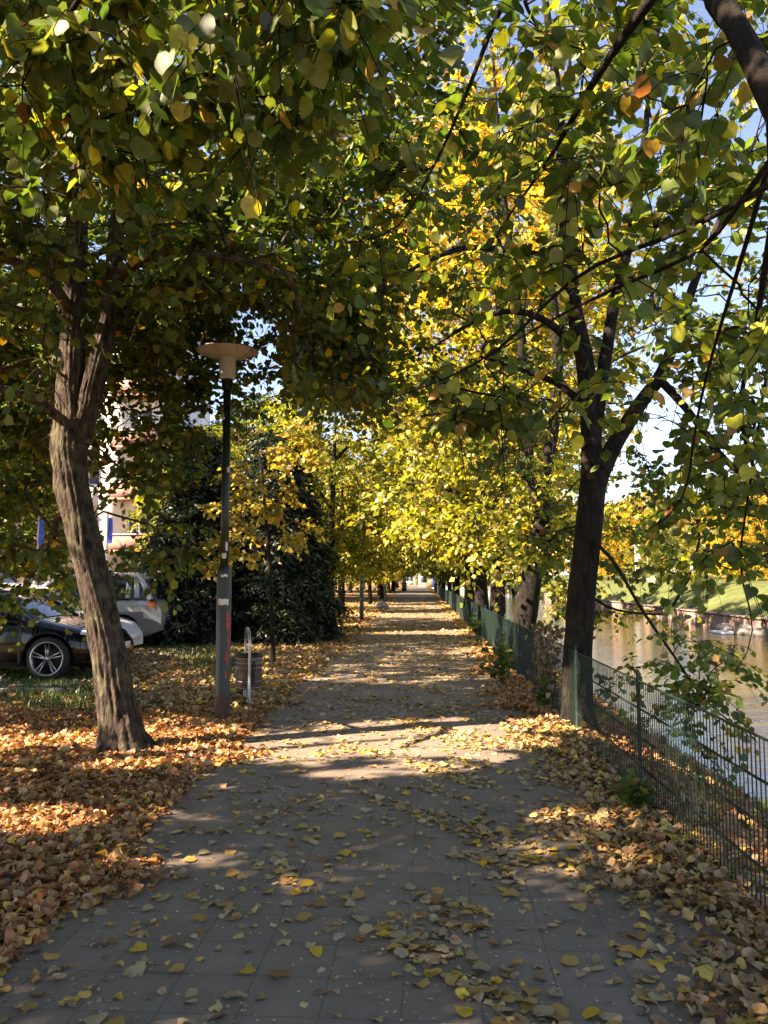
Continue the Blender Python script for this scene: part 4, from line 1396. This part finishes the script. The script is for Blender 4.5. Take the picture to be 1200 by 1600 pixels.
# ------------------------------------------------------------------ lamp posts
def lamp(loc, label, detail=True):
    root = empty('street_lamp', loc, 0, label, 'street lamp')
    m = MB(); m.lathe([(0, -.05), (.088, -.05), (.088, .22), (.084, .24), (.084, 1.66), (.078, 1.7), (.05, 1.78), (0, 1.78)], 24)
    m.build('base_sleeve', 'post_green', root, True)
    m = MB(); m.lathe([(.0, 1.7), (.05, 1.7), (.048, 2.4), (.044, 3.86), (0, 3.86)], 20)
    m.build('pole', 'post_green', root, True)
    m = MB(); m.lathe([(.0, 3.80), (.062, 3.80), (.066, 3.84), (.066, 3.93), (0, 3.93)], 20)
    m.build('collar', 'dark_trim', root, True)
    m = MB(); m.lathe([(0, 3.93), (.088, 3.93), (.093, 3.96), (.098, 4.15), (.104, 4.215), (0, 4.215)], 28)
    m.build('diffuser', 'lamp_white', root, True)
    m = MB()
    m.lathe([(.10, 4.20), (.15, 4.205), (.26, 4.225), (.345, 4.25), (.362, 4.262)], 40, m=0)
    m.lathe([(.362, 4.262), (.36, 4.275), (.25, 4.30), (.12, 4.32), (0, 4.325)], 40, m=1)
    m.build('shade', ['lamp_underside', 'lamp_top'], root, True)
    if detail:
        for (z, h, r, a0, a1) in ((1.30, .07, .0855, -2.2, -.7), (1.83, .06, .0535, -2.0, -1.0), (1.92, .1, .0515, -1.2, -.6), (2.83, .06, .0495, -1.1, -.4), (1.62, .025, .0865, -1.8, -.9)):
            aa = np.linspace(a0, a1, 8)
            m = MB()
            m.grid(np.stack([np.stack([r * np.cos(aa), r * np.sin(aa), np.full(8, zz) + .006 * np.sin(aa * 9)], 1) for zz in (z, z + h)]))
            m.build('sticker', 'sticker', root)
        m = MB()
        rg = np.random.default_rng(2)
        for z0, z1, c0, w0 in ((1.0, 1.24, -.75, .26), (.8, .97, -.62, .13), (.62, .78, -.8, .2), (.46, .56, -.95, .14), (1.04, 1.1, -.45, .12)):
            zz = np.linspace(z0, z1, 16)
            tp = np.sqrt(np.maximum(1 - ((zz - (z0 + z1) / 2) / ((z1 - z0) / 2)) ** 2, .02))
            le = c0 - w0 * tp * (.5 + .9 * rg.random(16))
            ri = c0 + w0 * tp * (.5 + .9 * rg.random(16))
            aa = le[:, None] + (ri - le)[:, None] * np.linspace(0, 1, 6)
            m.grid(np.stack([.0853 * np.cos(aa), .0853 * np.sin(aa), np.repeat(zz[:, None], 6, 1)], -1))
        m.build('red_paint', 'graffiti_red', root)
        m = MB()
        aa = np.linspace(0, 2 * PI, 25)
        m.grid(np.stack([np.stack([r * np.cos(aa), r * np.sin(aa), np.full(25, z) + (.03 * np.sin(aa * 3) if i == 1 else 0)], 1) for i, (z, r) in enumerate(((.0, .0905), (.27, .0905)))]))
        m.build('rust_band', 'rust_brown', root, True)
    return root
lamp(gnd(347, 1125), 'green lamp post with a pale disc head, red paint and white stickers')
lamp(gnd(565, 969), 'thin green lamp post half way along the left edge of the path', False)
lamp((-2.2, 55, 0), 'slim dark lamp post before the leaning linden far along the path', False)

# ------------------------------------------------------------------ litter bin
bl = gnd(388, 1100)
root = empty('litter_bin', (bl[0], bl[1], 0), .35, 'steel litter bin with black painted marks hung in a hoop beside the lamp post', 'litter bin')
m = MB(); m.lathe([(.0, .2), (.158, .2), (.165, .215), (.172, .58), (.176, .6), (.165, .6), (.155, .25), (0, .24)], 28)
m.build('drum', 'bin_steel', root, True)
for z, r in ((.22, .166), (.3, .168), (.47, .171), (.53, .172), (.59, .175)):
    m = MB(); t = np.linspace(0, 2 * PI, 29)
    m.tube([((r + .002) * math.cos(q), (r + .002) * math.sin(q), z) for q in t], .0045, 5, cap=False)
    m.build('band', 'steel', root, True)
m = MB(); m.lathe([(.16, .6), (.182, .6), (.186, .615), (.182, .63), (.16, .63), (.152, .61)], 28)
m.build('rim', 'dark_trim', root, True)
a = np.linspace(0, PI, 13)
m = MB()
m.tube([(-.02, -.19, -.1), (-.02, -.19, .4), (-.02, -.19, .74)] + [(-.02, -.19 * math.cos(t), .76 + .2 * math.sin(t)) for t in a] + [(-.02, .19, .74), (-.02, .19, .4), (-.02, .19, -.1)], .018, 12)
ho = m.build('hoop', 'steel', root, True)
def on_drum(pts):
    out = []
    for u, z in pts:
        r = .171 + (z - .2) / .4 * .008 - .001
        ang = -PI / 2 + u / .17 - .35 + .25
        out.append((r * math.cos(ang), r * math.sin(ang), z))
    return out
for st in ([(-.01, .545), (.03, .555), (.065, .545), (.07, .53)], [(.055, .54), (.03, .51), (.02, .485)], [(.035, .515), (.06, .52), (.078, .5), (.078, .475)],
           [(.05, .5), (.035, .47), (.055, .445), (.06, .42), (.04, .405), (.03, .43)], [(.045, .4), (.065, .38), (.068, .335), (.05, .3), (.03, .32), (.028, .36), (.04, .395)], [(.03, .3), (.05, .285), (.08, .295)]):
    m = MB(); m.tube(on_drum(st), .009, 5)
    m.build('painted_mark', 'black_paint', root)

# far bin and pale post
root = empty('litter_bin', (-1.75, 104, 0), 0, 'dark litter bin at the far end of the left path edge', 'litter bin')
m = MB(); m.lathe([(0, 0), (.28, 0), (.33, .1), (.36, .95), (.3, 1.0), (0, 1.02)], 16); m.build('drum', 'paint_dark', root, True)
m = MB(); m.lathe([(.3, .98), (.38, .98), (.38, 1.06), (.3, 1.1), (0, 1.12)], 16); m.build('lid', 'dark_trim', root, True)
root = empty('notice_post', (-1.75, 107, 0), 0, 'pale notice post rising behind the far dark litter bin', 'sign')
m = MB(); m.tube([(0, 0, 0), (0, 0, 2.4)], .05, 8); m.build('pole', 'steel', root)
m = MB(); m.box((-.24, -.06, 1.1), (.24, -.02, 2.3), bev=.01); m.build('board', 'plate_white', root)
# boulder at the left edge
m = MB()
pr = [(0.0, -.1), (.3, -.08), (.36, .1), (.3, .27), (.16, .36), (0, .38)]
m.lathe(pr, 14)
V = m.V[0]; V *= 1 + .1 * np.sin(V[:, :1] * 13 + V[:, 1:2] * 9) + .08 * np.sin(V[:, 2:] * 17)
o = tag(m.build('boulder', 'stone_grey', None, True), 'brown boulder lying on the sunlit leaves at the left path edge', 'stone')
o.location = (-1.95, 44, 0)
o.rotation_euler = (0, 0, .6)

# ------------------------------------------------------------------ cars
def make_wheel(parent, x, y, R=.33, rim=.25, side=-1, star=True):
    w = empty('wheel', (x, y, R))
    w.parent = parent
    m = MB(); h = .11
    m.lathe([(rim, -h), (R - .03, -h), (R, -h + .03), (R, h - .03), (R - .03, h), (rim, h)], 36, axis='y')
    m.build('tyre', 'rubber', w, True)
    m = MB()
    s = side
    m.lathe([(rim + .004, s * .1), (rim + .004, s * .118), (rim - .016, s * .118), (rim - .03, s * .04), (rim - .03, -s * .08)], 36, axis='y')
    m.lathe([(0, s * .095), (.05, s * .095), (.055, s * .07), (.02, s * .05)], 18, axis='y')
    for k in range(5):
        for d in (-.13, .13):
            a0, a1 = k * 2 * PI / 5 + PI / 2 + d * 1.6, k * 2 * PI / 5 + PI / 2 + d
            p0 = np.array([math.cos(a0) * .04, s * .09, math.sin(a0) * .04])
            p1 = np.array([math.cos(a1) * (rim - .012), s * .108, math.sin(a1) * (rim - .012)])
            m.tube([p0, (p0 + p1) / 2, p1], [.016, .014, .014], 6)
    m.build('rim', 'rim_alloy', w, True)
    m = MB(); m.lathe([(0, -s * .02), (rim - .01, -s * .02), (rim - .01, -s * .08), (0, -s * .08)], 24, axis='y')
    m.build('brake', 'dark_trim', w)
    return w

def car(name, label, cat, x_end, yc, facing, spec, paint, rearview=False):
    """nose at local +x; x_end is where the end nearest the path stands"""
    L, W = spec['L'], spec['W'] / 2
    root = empty(name, (x_end - L / 2, yc, .03), 0 if facing > 0 else PI, label, cat)
    ax, R = spec['axles'], spec['R']
    top, wid, bot = spec['top'], spec['wid'], spec.get('bot', [(0, .3), (.25, .22), (L - .3, .22), (L, .32)])
    xs_ = np.unique(np.concatenate([np.linspace(0, L, 70)] + [ax_ + np.linspace(-R - .06, R + .06, 25) for ax_ in ax]))
    zt = np.interp(xs_, [p[0] for p in top], [p[1] for p in top])
    ww = np.interp(xs_, [p[0] for p in wid], [p[1] for p in wid]) * W
    k = np.ones(5) / 5
    zt = np.convolve(np.pad(zt, 2, 'edge'), k, 'valid')
    ww = np.convolve(np.pad(ww, 2, 'edge'), k, 'valid')
    zb = np.interp(xs_, [p[0] for p in bot], [p[1] for p in bot])
    for a_ in ax:
        rr_ = R + .055
        inside = np.abs(xs_ - a_) < rr_
        zb[inside] = np.maximum(zb[inside], R + np.sqrt(np.maximum(rr_ ** 2 - (xs_[inside] - a_) ** 2, 0)) * 1.0)
    zb = np.minimum(zb, zt - .1)
    prof = [(.93, 0), (.985, .06), (1.0, .3), (1.0, .5), (.985, .72), (.95, .88), (.88, .97), (.7, 1.01), (.4, 1.03), (0, 1.04)]
    f = np.linspace(0, len(prof) - 1, 28)
    py_ = np.interp(f, range(len(prof)), [p[0] for p in prof])
    pz_ = np.interp(f, range(len(prof)), [p[1] for p in prof])
    # fraction above the arch uses a fixed reference height so the flank stays smooth
    zr = .22
    half = []
    for i in range(len(xs_)):
        h = zt[i] - zr
        z = np.maximum(zr + pz_ * h, zb[i])
        half.append(np.stack([np.full(28, L / 2 - xs_[i]), py_ * ww[i], z], 1))
    half = np.array(half)
    G = np.concatenate([half, (half * (1, -1, 1))[:, -2::-1]], 1)
    m = MB(); m.grid(G)
    m.add(G[0], [tuple(range(G.shape[1]))]); m.add(G[-1], [tuple(range(G.shape[1] - 1, -1, -1))])
    m.build('body', paint, root, True)
    m = MB(); m.box((-L / 2 + .25, -W * .78, .2), (L / 2 - .25, W * .78, .62)); m.build('underbody', 'dark_trim', root)
    def patch(nm, mat, xa, xb, fa, fb, sides=(1, -1), out=.006):
        xi = np.interp(np.linspace(xa, xb, 9), xs_, np.arange(len(xs_)))
        ji = np.linspace(fa, fb, 6) * 27
        i_, j_ = np.clip(xi.astype(int), 0, len(xs_) - 2), np.clip(ji.astype(int), 0, 26)
        u_, v_ = (xi - i_)[:, None, None], (ji - j_)[None, :, None]
        g = (half[np.ix_(i_, j_)] * (1 - u_) + half[np.ix_(i_ + 1, j_)] * u_) * (1 - v_) + (half[np.ix_(i_, j_ + 1)] * (1 - u_) + half[np.ix_(i_ + 1, j_ + 1)] * u_) * v_
        c_ = np.array([0, 0, .5])
        d = g - c_
        d[..., 0] = np.where(np.abs(g[..., 0]) > L / 2 - .5, np.sign(g[..., 0]) * .6, 0)
        d[..., 2] *= .6
        d /= np.linalg.norm(d, axis=-1, keepdims=True)
        g = g + d * out
        for s in sides:
            m_ = MB(); m_.grid(g * (1, s, 1)); m_.build(nm, mat, root, True)
    for p in spec['patches']:
        patch(*p)
    # cabin
    ca = spec['cabin']          # (x, z) roofline from scuttle to tail
    cx = np.array([p[0] for p in ca]); cz = np.array([p[1] for p in ca])
    n_ = 40
    tt = np.linspace(0, len(ca) - 1, n_)
    rx, rz = np.interp(tt, range(len(ca)), cx), np.interp(tt, range(len(ca)), cz)
    for _ in range(2):
        rx[1:-1] = (rx[:-2] + 2 * rx[1:-1] + rx[2:]) / 4
        rz[1:-1] = (rz[:-2] + 2 * rz[1:-1] + rz[2:]) / 4
    belt = np.interp(rx, xs_, zt) - .03
    wt = np.interp(rx, xs_, ww)
    zmax = rz.max()
    fr = np.clip((rz - belt) / (zmax - belt.mean()), 0, 1)
    wr = wt * (.9 - .2 * fr)
    topc = np.stack([L / 2 - rx, wr, rz], 1)
    lowc = np.stack([L / 2 - rx, wt * .9, belt], 1)
    rows = [lowc + (topc - lowc) * s for s in np.linspace(0, 1, 5)]
    ctr = [np.stack([L / 2 - rx, wr * s, rz + (1 - s ** 2) * .035], 1) for s in (.75, .4, 0)]
    H = np.stack(rows + ctr, 1)
    G = np.concatenate([H, (H * (1, -1, 1))[:, -2::-1]], 1)
    m = MB(); m.grid(G); m.build('cabin_glass', 'car_glass', root, True)
    i0, i1 = spec['roof']
    sel = np.where((rx >= i0) & (rx <= i1))[0]
    Rr = np.stack([rows[4][sel] + (0, .012, -.05), rows[4][sel] + (0, .012, 0)] + [c_[sel] + (0, 0, .012) for c_ in ctr], 1)
    G = np.concatenate([Rr, (Rr * (1, -1, 1))[:, -2::-1]], 1)
    m = MB(); m.grid(G); m.build('roof', paint, root, True)
    for s in (1, -1):
        for pa in spec['pillars']:
            pts_ = []
            for (px_, fz) in pa:
                k_ = int(np.argmin(np.abs(rx - px_)))
                p = lowc[k_] + (topc[k_] - lowc[k_]) * fz
                pts_.append(p * (1, s, 1) + (0, s * .006, .004))
            m = MB(); m.tube(pts_, spec.get('pr', .035), 8); m.build('pillar', paint if spec.get('pp', 1) else 'dark_trim', root, True)
    for s in (1, -1):
        m = MB()
        mx_ = L / 2 - spec['mirror']
        m.box((mx_ - .06, s * (W * .98) - .02 if s > 0 else -W * .98 - .17, .93), (mx_ + .07, s * W * .98 + .17 if s > 0 else -W * .98 + .02, 1.06), bev=.04)
        m.build('mirror', paint, root, True)
        for a_ in ax:
            make_wheel(root, L / 2 - a_, s * (W - .11), R, R * .78, s)
    m = MB(); e_ = L / 2 + .012
    m.box((e_ - .02, -.26, .42), (e_ + .006, .26, .53)); m.build('number_plate', 'plate_white', root)
    m = MB(); m.box((-e_ - .006, -.26, .62), (-e_ + .02, .26, .73)); m.build('number_plate', 'plate_white', root)
    return root

HATCH = dict(L=4.25, W=1.8, axles=(.88, 3.5), R=.335, top=[(0, .48), (.04, .6), (.14, .7), (.45, .78), (1.1, .92), (1.3, .95), (3.8, 1.0), (4.1, .98), (4.2, .9), (4.25, .7)],
             wid=[(0, .42), (.05, .62), (.15, .79), (.35, .9), (.7, .98), (1.0, 1.0), (3.6, 1.0), (4.05, .94), (4.25, .8)],
             cabin=[(1.12, .93), (1.5, 1.16), (1.95, 1.38), (2.3, 1.45), (2.9, 1.46), (3.5, 1.41), (3.85, 1.3), (4.12, .98)], roof=(1.85, 3.8), mirror=1.55,
             pillars=[[(1.15, .3), (1.5, 1), (1.9, 1)], [(2.55, .05), (2.55, .95)], [(3.95, .2), (3.75, .9), (3.6, 1)]],
             patches=[('headlight', 'lamp_glass', .03, .42, .56, .72), ('grille', 'dark_trim', .0, .09, .3, .5), ('tail_lamp', 'tail_red', 4.0, 4.24, .5, .72), ('door_seam', 'dark_trim', 1.3, 1.34, .1, .6), ('door_seam', 'dark_trim', 2.5, 2.54, .1, .6), ('sill', 'dark_trim', 1.3, 3.0, .0, .12)])
WHITE = dict(HATCH)
WHITE['patches'] = [('headlight', 'dark_trim', .02, .5, .52, .68), ('daytime_lamp', 'lamp_glass', .05, .3, .6, .64), ('grille', 'dark_trim', .0, .16, .12, .34), ('tail_lamp', 'tail_red', 4.0, 4.24, .5, .72), ('sill', 'dark_trim', 1.3, 3.0, .0, .12)]
SUV = dict(L=4.3, W=1.84, axles=(.9, 3.45), R=.36, top=[(0, .72), (.08, .86), (.35, .95), (1.1, 1.06), (3.8, 1.12), (4.1, 1.1), (4.24, 1.02), (4.3, .74)],
           wid=[(0, .66), (.1, .84), (.35, .95), (.8, 1.0), (3.7, 1.0), (4.1, .95), (4.3, .84)],
           cabin=[(1.1, 1.06), (1.5, 1.32), (1.85, 1.6), (2.3, 1.68), (3.2, 1.68), (3.7, 1.62), (3.95, 1.45), (4.18, 1.1)], roof=(1.8, 3.85), mirror=1.5,
           pillars=[[(1.15, .3), (1.5, 1), (1.85, 1)], [(2.5, .05), (2.5, .95)], [(3.5, .05), (3.5, .95)], [(3.75, .05), (3.7, .9)], [(4.05, .1), (3.85, .9), (3.7, 1)]], pr=.07,
           bot=[(0, .34), (.25, .28), (4.0, .28), (4.3, .4)],
           patches=[('headlight', 'lamp_glass', .03, .4, .56, .72), ('tail_lamp', 'tail_orange', 3.98, 4.2, .52, .66), ('bumper', 'cladding', 3.9, 4.3, .06, .34), ('wheel_arch_trim', 'cladding', 2.98, 3.92, .12, .42), ('sill', 'cladding', 1.3, 3.0, .0, .16)])
VAN = dict(L=4.9, W=1.95, axles=(.9, 3.9), R=.34, top=[(0, .7), (.08, .9), (.4, 1.02), (.9, 1.15), (4.5, 1.2), (4.8, 1.18), (4.9, .8)], wid=[(0, .7), (.1, .85), (.4, .96), (.9, 1.0), (4.4, 1.0), (4.9, .9)],
           cabin=[(.95, 1.15), (1.4, 1.55), (1.8, 1.86), (2.3, 1.93), (4.0, 1.93), (4.5, 1.88), (4.7, 1.7), (4.85, 1.2)], roof=(1.75, 4.55), mirror=1.3,
           pillars=[[(1.0, .3), (1.4, 1), (1.8, 1)], [(2.4, .05), (2.4, .95)], [(3.6, .05), (3.6, .95)], [(4.7, .1), (4.6, .9)]],
           patches=[('headlight', 'lamp_glass', .03, .35, .56, .72), ('tail_lamp', 'tail_red', 4.6, 4.88, .5, .8)])

car('parked_car', 'black hatchback with five spoke alloy wheels parked nose toward the leaning linden', 'car', -4.85, 13.45, 1, HATCH, 'paint_black')
car('parked_car', 'white hatchback with dark slanted headlights parked between the black car and the silver one', 'car', -5.4, 15.55, 1, WHITE, 'paint_white')
car('parked_car', 'silver crossover parked tail first with an orange tail lamp and grey bumper', 'car', -5.8, 19.2, -1, SUV, 'paint_silver')
car('parked_car', 'dark car with a red tail lamp in the shade of the conifers', 'car', -5.9, 22.6, -1, HATCH, 'paint_dark')
car('parked_van', 'dark van parked further back behind the black and white cars', 'van', -9.6, 21.2, 1, VAN, 'paint_dark')
car('parked_car', 'pale grey car at the back of the car park behind the silver one', 'car', -8.2, 27.5, 1, HATCH, 'paint_grey')

# ------------------------------------------------------------------ banners, buildings
for (px_, py_, Y, lab) in ((64, 832, 30, 'blue banner flag seen on the outer side of the leaning linden trunk'), (172, 830, 30, 'blue banner flag seen between the leaning linden and the lamp post')):
    p = at(px_, py_, Y)
    root = empty('banner_flag', (p[0], p[1], 0), 0, lab, 'flag')
    m = MB(); m.tube([(-.1, 0, 0), (-.1, 0, p[2] + .75)], .03, 8); m.build('pole', 'plate_white', root)
    m = MB()
    u, v = np.meshgrid(np.linspace(0, .17, 5), np.linspace(-.45, .5, 9), indexing='ij')
    m.grid(np.stack([u - .08, .03 * np.sin(v * 5 + u * 9), v + p[2]], -1)); m.grid(np.stack([u - .08, .03 * np.sin(v * 5 + u * 9) + .004, v + p[2]], -1))
    m.build('banner', 'banner_blue', root)

def building(name, label, loc, size, floors, bays, wallmat, roofmat, brick_bays=(), rz=0):
    root = empty(name, loc, rz, label, 'building')
    w, d, h = size
    fh = h / floors
    bw = w / bays
    m = MB()
    # front wall as piers and spandrels round the openings
    zo = .0
    for b in range(bays + 1):
        x = -w / 2 + b * bw
        m.box((x - bw * .28 if b else x, 0, 0), (x + bw * .28 if b < bays else x, .35, h))
    for b in range(bays):
        x = -w / 2 + b * bw
        for f_ in range(floors + 1):
            z0 = f_ * fh - fh * .22 if f_ else 0
            z1 = min(f_ * fh + fh * .3, h)
            m.box((x + bw * .28, .003, z0), (x + bw * .72, .347, z1))
    m.box((-w / 2, .35, 0), (w / 2, d, h))
    m.build('wall', wallmat, root)
    for b in range(bays):
        for f_ in range(floors):
            x, z = -w / 2 + (b + .5) * bw, f_ * fh
            x0, x1, z0, z1 = x - bw * .22, x + bw * .22, z + fh * .3, z + fh * .78
            m = MB()
            for bx in ((x0, x0 + .07, z0, z1), (x1 - .07, x1, z0, z1), (x0 + .07, x1 - .07, z0, z0 + .07), (x0 + .07, x1 - .07, z1 - .07, z1), (x - .03, x + .03, z0 + .07, z1 - .07)):
                m.box((bx[0], .18, bx[2]), (bx[1], .25, bx[3]))
            wi = m.build('window', 'window_frame', root)
            m = MB(); m.box((x0 + .07, .21, z0 + .07), (x1 - .07, .22, z1 - .07)); m.build('pane', 'window_glass', wi)
            if b in brick_bays and f_ > 0:
                m = MB(); m.box((x - bw * .46, -1.1, z - .1), (x + bw * .46, -.002, z + .05)); m.box((x - bw * .46, -1.1, z + .06), (x + bw * .46, -.95, z + 1.0)); 
                ba = m.build('balcony', 'red_brick', root)
                m = MB(); m.box((x - bw * .48, -1.14, z + 1.01), (x + bw * .48, -.9, z + 1.08)); m.build('coping', 'plaster_white', ba)
    m = MB()
    m.add([(-w / 2 - .5, -.5, h), (w / 2 + .5, -.5, h), (w / 2 + .5, d + .5, h), (-w / 2 - .5, d + .5, h), (-w / 2 + 1, d / 2, h + 2.6), (w / 2 - 1, d / 2, h + 2.6)],
          [(0, 1, 5, 4), (1, 2, 5), (2, 3, 4, 5), (3, 0, 4), (3, 2, 1, 0)])
    m.build('roof', roofmat, root)
    return root
building('apartment_block', 'white apartment block with red brick balconies behind the car park trees', (-24.8, 52, 0), (17, 11, 20), 6, 5, 'plaster_white', 'roof_tile', (2, 4))
building('apartment_block', 'cream apartment block further along behind the left row of trees', (-22, 92, 0), (22, 11, 17), 5, 6, 'plaster_cream', 'roof_tile')
building('apartment_block', 'pale apartment block closing the far end of the path', (4, 205, 0), (24, 10, 12), 4, 6, 'plaster_cream', 'roof_tile')
root = empty('kiosk', (1.0, 150, 0), 0, 'small teal and cream kiosk at the far end of the path', 'kiosk')
m = MB(); m.box((-.9, 0, 0), (2.8, 3, 2.6), bev=.03); m.build('wall', 'plaster_cream', root)
m = MB(); m.box((-1.1, -.5, 2.6), (3.0, 3.2, 2.8), bev=.03); m.build('roof', 'teal_paint', root)
m = MB(); m.box((-.5, -.03, .9), (.5, -.002, 2.2)); m.build('window', 'window_glass', root)
m = MB(); m.box((1.6, -.04, .3), (2.5, -.002, 2.4)); m.build('door', 'banner_blue', root)

# white pillars across the river
for k, (px_, lab) in enumerate(((997, 'white pillar across the river, the one closer to the forked trunk'), (1015, 'white pillar across the river, the one closer to the golden trees'))):
    p = at(px_, 870, 80)
    root = empty('white_pillar', (p[0], p[1], ground_z(p[0])), 0, lab, 'pillar')
    m = MB(); m.box((-.25, -.25, 0), (.25, .25, p[2] - ground_z(p[0]) + 1.0), bev=.03); m.build('shaft', 'plaster_white', root)
    m = MB(); m.box((-.38, -.38, p[2] - ground_z(p[0]) + 1.003), (.38, .38, p[2] - ground_z(p[0]) + 1.15), bev=.03); m.build('cap', 'plaster_white', root)
    m = MB(); m.box((-.4, -.4, -.3), (.4, .4, .25), bev=.03); m.build('base', 'concrete', root)

# outfall with foam and stones at the quay
p = gnd(1168, 988, -1.05)
m = MB()
rg = np.random.default_rng(9)
for k in range(26):
    c_ = np.array([-.2 - 1.1 * rg.random(), rg.normal(0, .7), 0])
    m.lathe([(0, .05), (.12, .045), (.2 + .15 * rg.random(), .012)], 8, c_)
o = tag(m.build('foam', 'foam', None, True), 'white water foam where an outfall meets the river', 'foam', kind='stuff')
o.location = (16.0, p[1], -1.05)
for k, (dx, dy, s) in enumerate(((-.2, 1.6, .5), (-.3, -1.4, .6), (-.15, -2.5, .45))):
    m = MB(); m.lathe([(0.0, -.5), (.9, -.4), (1.0, .1), (.7, .5), (0, .65)], 10)
    V = m.V[0]; V *= 1 + .12 * np.sin(V[:, :1] * 5 + V[:, 1:2] * 4 + k)
    o = tag(m.build('rock', 'stone_grey', None, True), 'grey rock at the foot of the quay beside the foam', 'stone', 'rocks beside the foam')
    o.location = (16.0 + dx, p[1] + dy, -1.0); o.scale = (s, s, s)

# ducks
def duck(px_, py_, rz, label, head):
    p = gnd(px_, py_, -1.05)
    root = empty('duck', (p[0], p[1], -1.05), rz, label, 'duck')
    G = []
    for x, w, z0, z1 in ((-.24, .01, .12, .15), (-.18, .06, .03, .15), (-.08, .11, -.04, .16), (.04, .12, -.06, .155), (.13, .095, -.05, .15), (.18, .06, .0, .16), (.2, .04, .08, .2), (.215, .036, .14, .25), (.235, .042, .2, .31), (.265, .038, .215, .315), (.29, .02, .225, .285)):
        a = np.linspace(0, 2 * PI, 13)[:-1]
        G.append(np.stack([np.full(12, x), w * np.cos(a), (z0 + z1) / 2 + (z1 - z0) / 2 * np.sin(a)], 1))
    m = MB(); m.grid(np.array(G), closed=True); m.add(G[0], [tuple(range(12))]); m.add(G[-1], [tuple(range(12))])
    m.M[0] = np.repeat([0] * 7 + [1] * 3, 12)
    m.build('body', ['duck_brown', head], root, True)
    m = MB(); m.box((.285, -.016, .235), (.34, .016, .252), bev=.006); m.build('beak', 'beak_yellow', root)
duck(1097, 1013, 2.6, 'brown duck on the golden water, farthest of the three', 'duck_brown')
duck(1140, 1022, .5, 'dark green headed duck swimming between the other two ducks', 'duck_green')
duck(1143, 1040, 2.9, 'brown duck on the river, nearest of the three', 'duck_brown')

print('leaf verts', lo, 'objects', len(bpy.data.objects))
